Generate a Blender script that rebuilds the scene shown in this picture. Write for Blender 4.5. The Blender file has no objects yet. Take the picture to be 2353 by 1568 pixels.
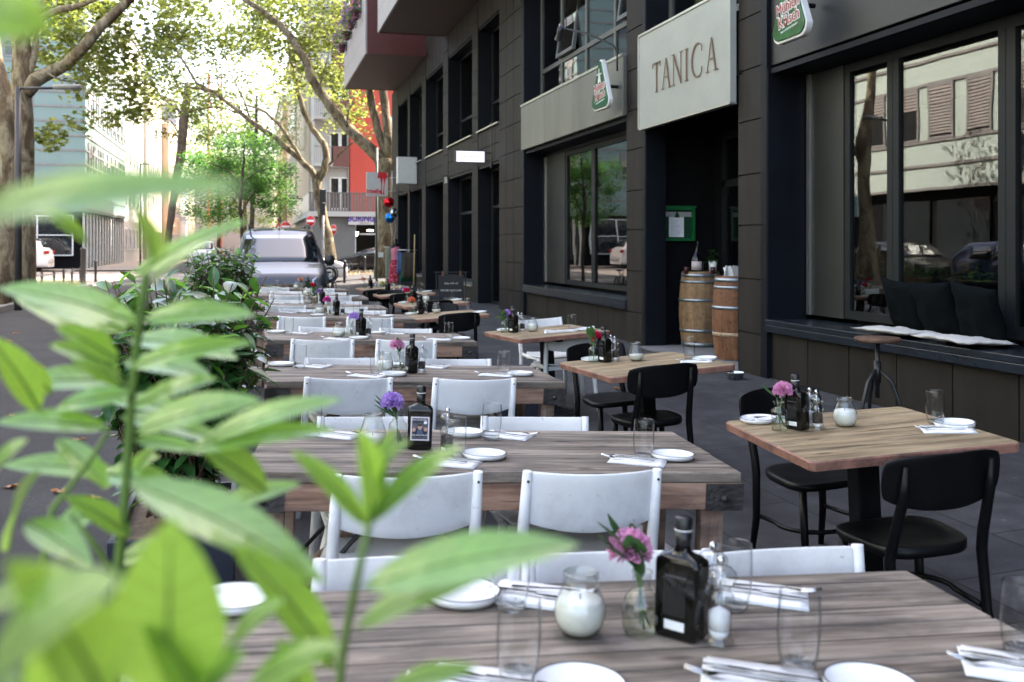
import bpy, bmesh, math, random
from mathutils import Vector, Matrix, Euler, noise as mnoise
R=math.radians
sc=bpy.context.scene
col=sc.collection
# ---------------------------------------------------------------- camera
F=2250.0; TH=math.atan(600/F); CT,ST=math.cos(TH),math.sin(TH); CAMH=1.55
cam=bpy.data.cameras.new('camera'); co=bpy.data.objects.new('camera',cam); col.objects.link(co)
co.location=(0,0,CAMH); co.rotation_euler=(R(90),0,-TH)
cam.sensor_width=36; cam.lens=36*F/2353; cam.shift_y=-(784-562)/2353
cam.clip_start=.05; cam.clip_end=2000
cam.dof.use_dof=True; cam.dof.focus_distance=5.6; cam.dof.aperture_fstop=4.0
sc.camera=co
# ---------------------------------------------------------------- world and sun
SUN_EL,SUN_AZ=R(46),R(66)       # azimuth from +Y towards +X
w=bpy.data.worlds.new('World'); sc.world=w; w.use_nodes=True
nt=w.node_tree; bg=nt.nodes['Background']
sky=nt.nodes.new('ShaderNodeTexSky'); sky.sky_type='NISHITA'; sky.sun_disc=False
sky.sun_elevation=SUN_EL; sky.sun_rotation=SUN_AZ; sky.air_density=1.0; sky.dust_density=4.0; sky.ozone_density=1.0
wb=nt.nodes.new('ShaderNodeMix'); wb.data_type='RGBA'; wb.blend_type='MULTIPLY'; wb.inputs['Factor'].default_value=1; wb.inputs['B'].default_value=(1.0,.885,.80,1)
nt.links.new(sky.outputs[0],wb.inputs['A']); nt.links.new(wb.outputs['Result'],bg.inputs[0]); bg.inputs[1].default_value=.15
sd=bpy.data.lights.new('sun','SUN'); so=bpy.data.objects.new('sun',sd); col.objects.link(so)
sd.energy=3.0; sd.angle=R(.5); sd.color=(1,.94,.84)
sdir=Vector((math.cos(SUN_EL)*math.sin(SUN_AZ),math.cos(SUN_EL)*math.cos(SUN_AZ),math.sin(SUN_EL)))
so.rotation_euler=sdir.to_track_quat('Z','Y').to_euler(); so.location=(30,30,40)
sc.view_settings.view_transform='Standard'; sc.view_settings.look='None'
sc.view_settings.exposure=3.2; sc.view_settings.gamma=1
sc.cycles.max_bounces=10; sc.cycles.transparent_max_bounces=24; sc.cycles.diffuse_bounces=4
sc.cycles.glossy_bounces=5; sc.cycles.transmission_bounces=8
sc.cycles.caustics_reflective=False; sc.cycles.caustics_refractive=False
sc.cycles.use_denoising=True
try: sc.cycles.sample_clamp_indirect=6
except Exception: pass
# ---------------------------------------------------------------- unprojection (photo seen at 2353 x 1568)
def ray(x,y):
    a=(x-1176)/F; return Vector((a*CT+ST,-a*ST+CT,(562-y)/F))
def onX(x,y,X): r=ray(x,y); return r*(X/r.x)+Vector((0,0,CAMH))
def onY(x,y,Y): r=ray(x,y); return r*(Y/r.y)+Vector((0,0,CAMH))
def onZ(x,y,z): r=ray(x,y); return r*((z-CAMH)/r.z)+Vector((0,0,CAMH))
def atD(x,y,D): return ray(x,y)*D+Vector((0,0,CAMH))
# ---------------------------------------------------------------- mesh helper
class MB:
    def __init__(s): s.at={}; s.v=[];s.f=[];s.s=[];s.mi=[];s.M=Matrix();s.cur=0
    def add(s,vs,fs,smooth=False):
        o=len(s.v); s.v+= [tuple(s.M@Vector(p)) for p in vs]
        for f in fs: s.f.append([i+o for i in f]); s.s.append(smooth); s.mi.append(s.cur)
        return s
    def box(s,x0,x1,y0,y1,z0,z1):
        return s.add([(x0,y0,z0),(x1,y0,z0),(x1,y1,z0),(x0,y1,z0),(x0,y0,z1),(x1,y0,z1),(x1,y1,z1),(x0,y1,z1)],
            [(3,2,1,0),(4,5,6,7),(0,1,5,4),(1,2,6,5),(2,3,7,6),(3,0,4,7)])
    def bar(s,a,b,wx,wy,up=(0,0,1)):
        a,b=Vector(a),Vector(b); d=(b-a).normalized(); u=Vector(up)
        if abs(d.dot(u))>.98: u=Vector((0,1,0))
        x=d.cross(u).normalized()*wx/2; y=x.cross(d).normalized()*wy/2
        P=[a-x-y,a+x-y,a+x+y,a-x+y,b-x-y,b+x-y,b+x+y,b-x+y]
        return s.add(P,[(0,1,2,3),(7,6,5,4),(1,0,4,5),(2,1,5,6),(3,2,6,7),(0,3,7,4)])
    def tube(s,pts,rad,n=8,cap=True,smooth=True):
        pts=[Vector(p) for p in pts]; k=len(pts)
        if not isinstance(rad,(list,tuple)): rad=[rad]*k
        V=[];Fc=[]; prev=None
        for i,p in enumerate(pts):
            t=(pts[min(i+1,k-1)]-pts[max(i-1,0)]).normalized()
            if prev is None:
                u=Vector((0,0,1)) if abs(t.z)<.9 else Vector((1,0,0)); x=t.cross(u).normalized()
            else: x=(prev-t*prev.dot(t)).normalized()
            prev=x; y=t.cross(x)
            for j in range(n):
                a=2*math.pi*j/n; V.append(p+(x*math.cos(a)+y*math.sin(a))*rad[i])
        for i in range(k-1):
            for j in range(n):
                Fc.append((i*n+j,i*n+(j+1)%n,(i+1)*n+(j+1)%n,(i+1)*n+j))
        s.add(V,Fc,smooth)
        if cap: s.add(V[:n],[tuple(range(n-1,-1,-1))]); s.add(V[-n:],[tuple(range(n))])
        return s
    def lathe(s,prof,n=20,c=(0,0,0),smooth=True,sq=None):
        V=[];Fc=[]; k=len(prof)
        for (r,z) in prof:
            for j in range(n):
                a=2*math.pi*j/n; x,y=math.cos(a),math.sin(a)
                V.append((c[0]+r*x,c[1]+r*y,c[2]+z))
        for i in range(k-1):
            for j in range(n):
                Fc.append((i*n+j,i*n+(j+1)%n,(i+1)*n+(j+1)%n,(i+1)*n+j))
        s.add(V,Fc,smooth)
        return s
    def prism(s,out,t,M=None):
        """outline in local xz, thickness along y"""
        n=len(out); V=[(x,-t/2,z) for x,z in out]+[(x,t/2,z) for x,z in out]
        Fc=[tuple(range(n)),tuple(range(2*n-1,n-1,-1))]+[(i,i+n,(i+1)%n+n,(i+1)%n) for i in range(n)]
        if M is not None: V=[M@Vector(p) for p in V]
        return s.add(V,Fc)
    def grid(s,rows,smooth=True,closed=False):
        k=len(rows); n=len(rows[0]); V=[p for r in rows for p in r]; Fc=[]
        for i in range(k-1):
            for j in range(n if closed else n-1):
                Fc.append((i*n+j,i*n+(j+1)%n,(i+1)*n+(j+1)%n,(i+1)*n+j))
        return s.add(V,Fc,smooth)
    def build(s,name,mat,parent=None,bevel=0,sub=0,solid=0,fix=True):
        me=bpy.data.meshes.new(name); me.from_pydata(s.v,[],s.f)
        me.polygons.foreach_set('use_smooth',s.s)
        ms=mat if isinstance(mat,(list,tuple)) else [mat]
        for m in ms: me.materials.append(m)
        if len(ms)>1: me.polygons.foreach_set('material_index',s.mi)
        me.update()
        if s.at:
            A=me.attributes.new('leafuv','FLOAT_VECTOR','POINT')
            for i,(a,b) in s.at.items(): A.data[i].vector=(a,b,0)
        if fix:
            bm=bmesh.new(); bm.from_mesh(me)
            bmesh.ops.remove_doubles(bm,verts=bm.verts,dist=1e-5)
            bmesh.ops.recalc_face_normals(bm,faces=bm.faces); bm.to_mesh(me); bm.free()
        o=bpy.data.objects.new(name,me); col.objects.link(o)
        if parent: o.parent=parent
        if solid: md=o.modifiers.new('solid','SOLIDIFY'); md.thickness=solid; md.offset=0
        if bevel:
            md=o.modifiers.new('bevel','BEVEL'); md.width=bevel; md.segments=2; md.limit_method='ANGLE'; md.angle_limit=R(40)
        if sub: md=o.modifiers.new('sub','SUBSURF'); md.levels=sub; md.render_levels=sub
        return o
def tag(o,label,cat,group=None,kind=None):
    o['label']=label; o['category']=cat
    if group: o['group']=group
    if kind: o['kind']=kind
    return o
def thing(name,label,cat,loc=(0,0,0),rz=0,group=None,M=None):
    o=bpy.data.objects.new(name,None); col.objects.link(o); o.empty_display_size=.1
    if M is not None: o.matrix_world=M
    else: o.location=loc; o.rotation_euler=(0,0,rz)
    return tag(o,label,cat,group)
def struct(o): o['kind']='structure'; return o
def dup(root,M=None,label=None,group=None):
    def cp(o,par):
        c=o.copy(); col.objects.link(c); c.parent=par
        for ch in list(o.children): cp(ch,c)
        return c
    r=cp(root,None)
    if M is not None: r.matrix_world=M
    if label: r['label']=label
    if group: r['group']=group
    return r
def TR(x,y,z,rz=0,tilt=0,rx=0):
    return Matrix.Translation((x,y,z))@Matrix.Rotation(tilt,4,'Y')@Matrix.Rotation(rz,4,'Z')@Matrix.Rotation(rx,4,'X')
class Proto:
    """first use returns the prototype itself, later uses copies"""
    def __init__(s,maker): s.mk=maker; s.o=None
    def __call__(s,M,label,group=None):
        if s.o is None:
            s.o=s.mk(); o=s.o; o.matrix_world=M
        else: o=dup(s.o,M)
        o['label']=label
        if group: o['group']=group
        return o
def text(s,size,mat,parent,M,name='lettering',ext=.002,font=None,align='CENTER',sx=1):
    cu=bpy.data.curves.new(name,'FONT'); cu.body=s; cu.size=size; cu.extrude=ext; cu.align_x=align; cu.align_y='CENTER'
    cu.resolution_u=3
    o=bpy.data.objects.new(name,cu); col.objects.link(o)
    dg=bpy.context.evaluated_depsgraph_get(); me=bpy.data.meshes.new_from_object(o.evaluated_get(dg))
    bpy.data.objects.remove(o); me.materials.clear(); me.materials.append(mat); me.name=name
    me.transform(Matrix.Diagonal((sx,1,1,1)))
    o=bpy.data.objects.new(name,me); col.objects.link(o); o.parent=parent; o.matrix_local=M
    return o
# text faces: local x right, y up, z out.  Facing -Y:
FACE_NY=Matrix(((1,0,0,0),(0,0,-1,0),(0,1,0,0),(0,0,0,1)))
# facing -X (reading direction towards -Y)
FACE_NX=Matrix(((0,0,-1,0),(-1,0,0,0),(0,1,0,0),(0,0,0,1)))
rnd=random.Random(7)
# ---------------------------------------------------------------- materials
def newmat(name):
    m=bpy.data.materials.new(name); m.use_nodes=True; nt=m.node_tree
    return m,nt,nt.nodes['Principled BSDF']
def N(nt,t,**k):
    n=nt.nodes.new(t)
    for a,b in k.items():
        if a in n.inputs.keys(): n.inputs[a].default_value=b
        else: setattr(n,a,b)
    return n
def L(nt,a,b): nt.links.new(a,b)
def coords(nt,scale=(1,1,1),rand=True):
    tc=N(nt,'ShaderNodeTexCoord'); mp=N(nt,'ShaderNodeMapping'); mp.inputs['Scale'].default_value=scale
    if rand:
        oi=N(nt,'ShaderNodeObjectInfo'); mu=N(nt,'ShaderNodeMath',operation='MULTIPLY'); mu.inputs[1].default_value=37.
        L(nt,oi.outputs['Random'],mu.inputs[0]); ad=N(nt,'ShaderNodeVectorMath',operation='ADD')
        L(nt,tc.outputs['Object'],ad.inputs[0]); L(nt,mu.outputs[0],ad.inputs[1]); L(nt,ad.outputs[0],mp.inputs['Vector'])
    else: L(nt,tc.outputs['Object'],mp.inputs['Vector'])
    return mp.outputs['Vector']
def ramp(nt,fac,stops):
    r=N(nt,'ShaderNodeValToRGB'); el=r.color_ramp.elements
    while len(el)<len(stops): el.new(.5)
    for e,(p,c) in zip(el,stops): e.position=p; e.color=(*c,1) if len(c)==3 else c
    L(nt,fac,r.inputs[0]); return r.outputs[0]
def mat(name,c,rough=.5,metal=0,spec=.5,var=.15,vs=6.,bump=0,bs=60.,coat=0,stretch=(1,1,1),emit=0,rand=True):
    m,nt,b=newmat(name)
    b.inputs['Roughness'].default_value=rough; b.inputs['Metallic'].default_value=metal
    b.inputs['Specular IOR Level'].default_value=spec; b.inputs['Coat Weight'].default_value=coat
    v=coords(nt,stretch,rand)
    n=N(nt,'ShaderNodeTexNoise',Scale=vs,Detail=6.,Roughness=.6); L(nt,v,n.inputs['Vector'])
    lo=tuple(x*(1-var) for x in c); hi=tuple(min(1,x*(1+var)) for x in c)
    L(nt,ramp(nt,n.outputs[0],[(.3,lo),(.7,hi)]),b.inputs['Base Color'])
    if bump:
        n2=N(nt,'ShaderNodeTexNoise',Scale=bs,Detail=5.); L(nt,v,n2.inputs['Vector'])
        bp=N(nt,'ShaderNodeBump',Strength=bump,Distance=.02); L(nt,n2.outputs[0],bp.inputs['Height']); L(nt,bp.outputs[0],b.inputs['Normal'])
    if emit:
        b.inputs['Emission Color'].default_value=(*c,1); b.inputs['Emission Strength'].default_value=emit
    return m
def wood(name,stops,plank=.16,gap=True,rough=.65,bump=.35,sc_=(1.6,22,22),stain=.5,spec=.35,crack=.75):
    m,nt,b=newmat(name); b.inputs['Roughness'].default_value=rough; b.inputs['Specular IOR Level'].default_value=spec
    v=coords(nt,sc_)
    n=N(nt,'ShaderNodeTexNoise',Scale=1.3,Detail=9.,Roughness=.68,Distortion=.4); L(nt,v,n.inputs['Vector'])
    c=ramp(nt,n.outputs[0],stops)
    n2=N(nt,'ShaderNodeTexNoise',Scale=.55,Detail=5.,Roughness=.6); L(nt,v,n2.inputs['Vector'])
    st=ramp(nt,n2.outputs[0],[(.36,(1-stain,)*3),(.56,(1,1,1))])
    mx=N(nt,'ShaderNodeMix',data_type='RGBA',blend_type='MULTIPLY'); mx.inputs['Factor'].default_value=1
    L(nt,c,mx.inputs['A']); L(nt,st,mx.inputs['B']); outc=mx.outputs['Result']
    v3=coords(nt,(2.2,7,7)); n3=N(nt,'ShaderNodeTexNoise',Scale=1.6,Detail=6.,Roughness=.62,Distortion=.3); L(nt,v3,n3.inputs['Vector'])
    m0=N(nt,'ShaderNodeMix',data_type='RGBA',blend_type='MULTIPLY'); m0.inputs['Factor'].default_value=1; L(nt,outc,m0.inputs['A']); L(nt,ramp(nt,n3.outputs[0],[(.36,(1-stain*.95,1-stain*.95,1-stain*.9)),(.56,(1,1,1))]),m0.inputs['B']); outc=m0.outputs['Result']
    v4=coords(nt,(1.1,42,42)); n4=N(nt,'ShaderNodeTexNoise',Scale=1.2,Detail=3.,Roughness=.5,Distortion=.2); L(nt,v4,n4.inputs['Vector'])
    mc=N(nt,'ShaderNodeMix',data_type='RGBA',blend_type='MULTIPLY'); mc.inputs['Factor'].default_value=crack; L(nt,outc,mc.inputs['A']); L(nt,ramp(nt,n4.outputs[0],[(.33,(.18,.16,.15)),(.385,(1,1,1))]),mc.inputs['B']); outc=mc.outputs['Result']
    v5=coords(nt,(3.2,9,9)); vo=N(nt,'ShaderNodeTexVoronoi',Scale=1.,Randomness=1.); L(nt,v5,vo.inputs['Vector'])
    mk=N(nt,'ShaderNodeMix',data_type='RGBA',blend_type='MULTIPLY'); mk.inputs['Factor'].default_value=crack*.9; L(nt,outc,mk.inputs['A']); L(nt,ramp(nt,vo.outputs['Distance'],[(.06,(.12,.09,.08)),(.15,(1,1,1))]),mk.inputs['B']); outc=mk.outputs['Result']
    h=n.outputs[0]
    if gap:
        tc=N(nt,'ShaderNodeTexCoord'); sp=N(nt,'ShaderNodeSeparateXYZ'); L(nt,tc.outputs['Object'],sp.inputs[0])
        d=N(nt,'ShaderNodeMath',operation='DIVIDE'); L(nt,sp.outputs['Y'],d.inputs[0]); d.inputs[1].default_value=plank
        fr=N(nt,'ShaderNodeMath',operation='FRACT'); L(nt,d.outputs[0],fr.inputs[0])
        fl=N(nt,'ShaderNodeMath',operation='FLOOR'); L(nt,d.outputs[0],fl.inputs[0])
        wn=N(nt,'ShaderNodeTexWhiteNoise',noise_dimensions='1D'); L(nt,fl.outputs[0],wn.inputs['W'])
        tint=ramp(nt,wn.outputs['Value'],[(0,(.72,.72,.72)),(1,(1.0,1.0,1.0))])
        m2=N(nt,'ShaderNodeMix',data_type='RGBA',blend_type='MULTIPLY'); m2.inputs['Factor'].default_value=1
        L(nt,outc,m2.inputs['A']); L(nt,tint,m2.inputs['B'])
        lt=N(nt,'ShaderNodeMath',operation='LESS_THAN'); L(nt,fr.outputs[0],lt.inputs[0]); lt.inputs[1].default_value=.035
        m3=N(nt,'ShaderNodeMix',data_type='RGBA'); L(nt,lt.outputs[0],m3.inputs['Factor']); L(nt,m2.outputs['Result'],m3.inputs['A'])
        m3.inputs['B'].default_value=(.02,.015,.012,1); outc=m3.outputs['Result']
    L(nt,outc,b.inputs['Base Color'])
    bp=N(nt,'ShaderNodeBump',Strength=bump,Distance=.01); L(nt,h,bp.inputs['Height']); L(nt,bp.outputs[0],b.inputs['Normal'])
    return m
def thinglass(name,tint=(.93,.97,.96),edge=(.55,.62,.6),f0=.04,rough=0.,bump=0,fmax=.6):
    m=bpy.data.materials.new(name); m.use_nodes=True; nt=m.node_tree; nt.nodes.clear()
    out=N(nt,'ShaderNodeOutputMaterial'); tr=N(nt,'ShaderNodeBsdfTransparent'); gl=N(nt,'ShaderNodeBsdfGlossy',Roughness=rough)
    lw=N(nt,'ShaderNodeLayerWeight',Blend=.5); L(nt,ramp(nt,lw.outputs['Facing'],[(.55,tint),(1.0,edge)]),tr.inputs[0])
    pw=N(nt,'ShaderNodeMath',operation='POWER'); pw.inputs[1].default_value=4.; L(nt,lw.outputs['Facing'],pw.inputs[0])
    ma=N(nt,'ShaderNodeMath',operation='MULTIPLY_ADD'); L(nt,pw.outputs[0],ma.inputs[0]); ma.inputs[1].default_value=fmax-f0; ma.inputs[2].default_value=f0
    mx=N(nt,'ShaderNodeMixShader'); L(nt,ma.outputs[0],mx.inputs[0])
    if bump:
        n=N(nt,'ShaderNodeTexNoise',Scale=1.3,Detail=1.); bp=N(nt,'ShaderNodeBump',Strength=bump,Distance=.02)
        tc=N(nt,'ShaderNodeTexCoord'); L(nt,tc.outputs['Object'],n.inputs['Vector']); L(nt,n.outputs[0],bp.inputs['Height'])
        L(nt,bp.outputs[0],gl.inputs['Normal'])
    L(nt,tr.outputs[0],mx.inputs[1]); L(nt,gl.outputs[0],mx.inputs[2]); L(nt,mx.outputs[0],out.inputs[0])
    return m
def leafmat(name,top,under=None,trans=.5,tcol=None,rough=.4,var=.35,spec=.4,coat=0,vs=.9,vein=0):
    m,nt,b=newmat(name); b.inputs['Coat Weight'].default_value=coat; b.inputs['Coat IOR'].default_value=1.8; b.inputs['Coat Roughness'].default_value=.22; b.inputs['Roughness'].default_value=rough; b.inputs['Specular IOR Level'].default_value=spec
    v=coords(nt,(1,1,1),True); n=N(nt,'ShaderNodeTexNoise',Scale=vs,Detail=7.,Roughness=.7); L(nt,v,n.inputs['Vector'])
    lo=tuple(x*(1-var) for x in top); hi=tuple(x*(1+var) for x in top)
    c=ramp(nt,n.outputs[0],[(.32,lo),(.68,hi)]); L(nt,c,b.inputs['Base Color'])
    if vein:
        at=N(nt,'ShaderNodeAttribute'); at.attribute_name='leafuv'; sp=N(nt,'ShaderNodeSeparateXYZ'); L(nt,at.outputs['Vector'],sp.inputs[0])
        ab=N(nt,'ShaderNodeMath',operation='ABSOLUTE'); L(nt,sp.outputs['X'],ab.inputs[0])
        m1=N(nt,'ShaderNodeMath',operation='MULTIPLY_ADD'); L(nt,ab.outputs[0],m1.inputs[0]); m1.inputs[1].default_value=-1.5; m2=N(nt,'ShaderNodeMath',operation='MULTIPLY'); L(nt,sp.outputs['Y'],m2.inputs[0]); m2.inputs[1].default_value=9.; L(nt,m2.outputs[0],m1.inputs[2])
        pp=N(nt,'ShaderNodeMath',operation='PINGPONG'); L(nt,m1.outputs[0],pp.inputs[0]); pp.inputs[1].default_value=.5
        vm=N(nt,'ShaderNodeMix',data_type='RGBA'); L(nt,ramp(nt,pp.outputs[0],[(.02,(vein,)*3),(.14,(0,0,0))]),vm.inputs['Factor']); L(nt,c,vm.inputs['A']); vm.inputs['B'].default_value=(*[min(1,x*1.9+.04) for x in top],1); c=vm.outputs['Result']; L(nt,c,b.inputs['Base Color'])
    out=[x for x in nt.nodes if x.type=='OUTPUT_MATERIAL'][0]
    if coat:
        nb=N(nt,'ShaderNodeTexNoise',Scale=70.,Detail=3.); L(nt,v,nb.inputs['Vector']); bp=N(nt,'ShaderNodeBump',Strength=.35,Distance=.006); L(nt,nb.outputs[0],bp.inputs['Height']); L(nt,bp.outputs[0],b.inputs['Normal']); L(nt,bp.outputs[0],b.inputs['Coat Normal'])
    t=N(nt,'ShaderNodeBsdfTranslucent'); tcol=tcol or tuple(x*1.6 for x in top)
    tl=tuple(x*(1-var) for x in tcol); th=tuple(min(1,x*(1+var)) for x in tcol)
    L(nt,ramp(nt,n.outputs[0],[(.32,tl),(.68,th)]),t.inputs[0])
    mx=N(nt,'ShaderNodeMixShader'); mx.inputs[0].default_value=trans
    L(nt,b.outputs[0],mx.inputs[1]); L(nt,t.outputs[0],mx.inputs[2]); L(nt,mx.outputs[0],out.inputs[0])
    return m
M={}
def m_asphalt():
    m,nt,b=newmat('asphalt'); b.inputs['Roughness'].default_value=.85; b.inputs['Specular IOR Level'].default_value=.25
    v=coords(nt,(1,1,1),False); n=N(nt,'ShaderNodeTexNoise',Scale=1.6,Detail=8.,Roughness=.7); L(nt,v,n.inputs['Vector']); s_=N(nt,'ShaderNodeTexNoise',Scale=150.,Detail=2.); L(nt,v,s_.inputs['Vector']); f=N(nt,'ShaderNodeTexVoronoi',Scale=16.); L(nt,v,f.inputs['Vector'])
    c=ramp(nt,n.outputs[0],[(.3,(.030,.029,.031)),(.7,(.058,.056,.058))]); d=ramp(nt,s_.outputs[0],[(.3,(.6,.6,.6)),(.6,(1.05,1.05,1.05)),(.75,(2.6,2.5,2.4))]); e=ramp(nt,f.outputs['Distance'],[(.05,(5,4.5,4)),(.075,(1,1,1))])
    o=c
    for k in (d,e):
        mx=N(nt,'ShaderNodeMix',data_type='RGBA',blend_type='MULTIPLY'); mx.inputs['Factor'].default_value=1; L(nt,o,mx.inputs['A']); L(nt,k,mx.inputs['B']); o=mx.outputs['Result']
    L(nt,o,b.inputs['Base Color']); bp=N(nt,'ShaderNodeBump',Strength=.5,Distance=.01); L(nt,s_.outputs[0],bp.inputs['Height']); L(nt,bp.outputs[0],b.inputs['Normal']); return m
M['asphalt']=m_asphalt()
M['pavement']=None
M['kerb']=mat('kerbstone',(.17,.165,.165),.8,var=.2,vs=4,bump=.3,bs=80)
M['dirt']=mat('dry_soil',(.22,.16,.11),.95,var=.4,vs=8,bump=.7,bs=40)
M['panel']=mat('brown_cladding',(.021,.0175,.0145),.62,var=.30,vs=2.2,spec=.16,bump=.05,bs=200,stretch=(1,1.6,.35))
M['gap']=mat('dark_backing',(.006,.006,.006),.8,var=.1)
M['navy']=mat('navy_metal',(.0045,.006,.0095),.5,var=.25,vs=2,spec=.14)
M['greyframe']=mat('grey_window_frame',(.075,.078,.072),.45,var=.1)
M['frame']=mat('dark_green_grey_frame',(.009,.011,.012),.5,spec=.25,var=.1)
M['greyband']=mat('grey_metal_band',(.15,.147,.13),.38,var=.22,vs=2.5,metal=.35,stretch=(1,1,.15))
M['darkband']=mat('dark_grey_band',(.021,.022,.020),.5,var=.2,vs=2,metal=.1)
M['sill']=mat('dark_metal_sill',(.013,.017,.023),.25,var=.25,vs=5,spec=.4)
M['alu']=mat('brushed_aluminium',(.55,.54,.5),.32,metal=.9,var=.1,vs=3)
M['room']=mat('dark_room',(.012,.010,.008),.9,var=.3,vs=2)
M['blackwall']=mat('near_black_cladding',(.006,.006,.007),.7,var=.2,spec=.1)
M['pane']=thinglass('window_pane',(.72,.75,.74),(.5,.53,.52),.10,bump=.05,fmax=.7)
M['panedark']=mat('tinted_pane',(.006,.008,.009),.03,spec=1.0,var=.1)
def worn_white(name,c,rough):
    m,nt,b=newmat(name); b.inputs['Roughness'].default_value=rough; b.inputs['Specular IOR Level'].default_value=.45
    v=coords(nt); n=N(nt,'ShaderNodeTexNoise',Scale=4.,Detail=8.,Roughness=.7); L(nt,v,n.inputs['Vector'])
    n2=N(nt,'ShaderNodeTexNoise',Scale=38.,Detail=3.,Roughness=.6); L(nt,v,n2.inputs['Vector'])
    c1=ramp(nt,n.outputs[0],[(.30,tuple(x*.80 for x in c)),(.50,c),(.72,tuple(min(1,x*1.05) for x in c))]); d=ramp(nt,n2.outputs[0],[(.27,(.55,.53,.5)),(.33,(1,1,1))])
    mx=N(nt,'ShaderNodeMix',data_type='RGBA',blend_type='MULTIPLY'); mx.inputs['Factor'].default_value=.6; L(nt,c1,mx.inputs['A']); L(nt,d,mx.inputs['B']); L(nt,mx.outputs['Result'],b.inputs['Base Color'])
    bp=N(nt,'ShaderNodeBump',Strength=.06,Distance=.01); L(nt,n2.outputs[0],bp.inputs['Height']); L(nt,bp.outputs[0],b.inputs['Normal']); return m
M['white']=worn_white('white_plastic',(.79,.78,.765),.42)
M['seatgrey']=mat('white_seat_plastic',(.72,.71,.68),.45,var=.06,vs=5)
M['black']=mat('black_paint',(.004,.004,.0045),.4,var=.3,vs=10,spec=.2,bump=.05)
M['blackm']=mat('black_metal',(.010,.010,.011),.45,var=.3,vs=10)
M['china']=mat('white_china',(.82,.82,.81),.12,var=.02,spec=.6)
M['rimline']=mat('dark_rim_line',(.05,.05,.055),.3)
M['paper']=mat('white_paper',(.84,.84,.84),.9,var=.03,vs=20,bump=.15,bs=300)
M['steel']=mat('polished_steel',(.62,.62,.62),.14,metal=1,var=.08)
M['glass']=thinglass('clear_glass',(.992,.995,.995),(.62,.66,.68),.022,fmax=.75)
M['ribglass']=thinglass('ribbed_glass',(.90,.92,.91),(.44,.48,.46),.09,fmax=.6)
M['base']=thinglass('thick_glass_base',(.95,.96,.965),(.6,.64,.66),.09,fmax=.7)
M['wax']=mat('white_wax',(.82,.80,.72),.5,var=.04)
M['water']=thinglass('cloudy_water',(.93,.95,.90),(.75,.79,.70),.02,fmax=.2)
M['bottle']=mat('dark_oil_glass',(.005,.0045,.0035),.06,var=.3,vs=12,spec=.45)
M['cap']=mat('black_cap',(.010,.010,.011),.35)
M['whitering']=mat('white_ring',(.8,.8,.8),.4)
M['pepper']=mat('peppercorns',(.03,.02,.016),.7,var=.8,vs=160,bump=.8,bs=160)
M['salt']=mat('white_salt',(.85,.85,.85),.9,var=.05,vs=60)
M['acryl']=thinglass('clear_acrylic',(.93,.94,.94),(.45,.48,.5),.10,fmax=.6)
M['stem']=mat('green_stem',(.07,.16,.03),.5,var=.2)
M['vleaf']=leafmat('vase_leaf',(.05,.13,.035),trans=.3)
FLC={'pink':(.74,.36,.56),'purple':(.50,.33,.72),'red':(.66,.02,.09),'coral':(.85,.28,.16),'lilac':(.5,.28,.66),'yellow':(.62,.58,.18),'peach':(.8,.42,.3),'magenta':(.6,.08,.36)}
for k,c in FLC.items(): M['fl_'+k]=leafmat('petals_'+k,c,trans=.25,tcol=c,rough=.7,var=.3,vs=90,spec=.1)
M['greywood']=wood('weathered_grey_wood',[(.25,(.11,.082,.06)),(.42,(.27,.215,.165)),(.6,(.43,.355,.285)),(.8,(.55,.475,.40))],.165,stain=.55)
M['apron']=wood('reddish_beam_wood',[(.25,(.12,.065,.042)),(.5,(.34,.20,.135)),(.75,(.50,.34,.25))],gap=False,stain=.5)
M['legwood']=wood('leg_wood',[(.25,(.13,.08,.055)),(.5,(.32,.21,.15)),(.75,(.47,.35,.27))],gap=False,stain=.5,sc_=(22,22,1.8))
M['tan']=wood('worn_tan_tabletop',[(.25,(.17,.115,.062)),(.45,(.33,.235,.13)),(.65,(.46,.35,.21)),(.85,(.57,.45,.29))],gap=False,stain=.35,sc_=(1.5,16,16))
M['edge']=mat('worn_red_edge',(.25,.12,.085),.6,var=.5,vs=9,bump=.3,bs=50)
M['rust']=mat('dark_iron_plate',(.055,.05,.048),.5,metal=.6,var=.5,vs=18,bump=.3,bs=60)
M['barrel']=wood('oak_barrel_staves',[(.25,(.16,.09,.045)),(.5,(.30,.18,.09)),(.75,(.40,.26,.14))],gap=False,stain=.3,sc_=(14,14,1.2))
M['barrel2']=wood('reddish_oak_staves',[(.25,(.12,.045,.02)),(.5,(.22,.095,.045)),(.75,(.30,.15,.075))],gap=False,stain=.3,sc_=(14,14,1.2))
M['hoop']=mat('galvanised_hoop',(.30,.33,.35),.38,metal=.8,var=.2,vs=8)
M['cushion']=mat('black_canvas',(.0025,.004,.005),.95,spec=.08,var=.2,vs=30,bump=.25,bs=400)
M['seatpad']=mat('cream_canvas',(.52,.49,.45),.9,var=.08,vs=30,bump=.3,bs=300)
M['stoolwood']=wood('stool_wood',[(.25,(.10,.05,.03)),(.5,(.22,.12,.07)),(.75,(.30,.18,.11))],gap=False,sc_=(2,14,14))
M['bark']=None
M['planterbox']=mat('navy_planter',(.014,.018,.032),.5,var=.2,vs=4)
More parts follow.
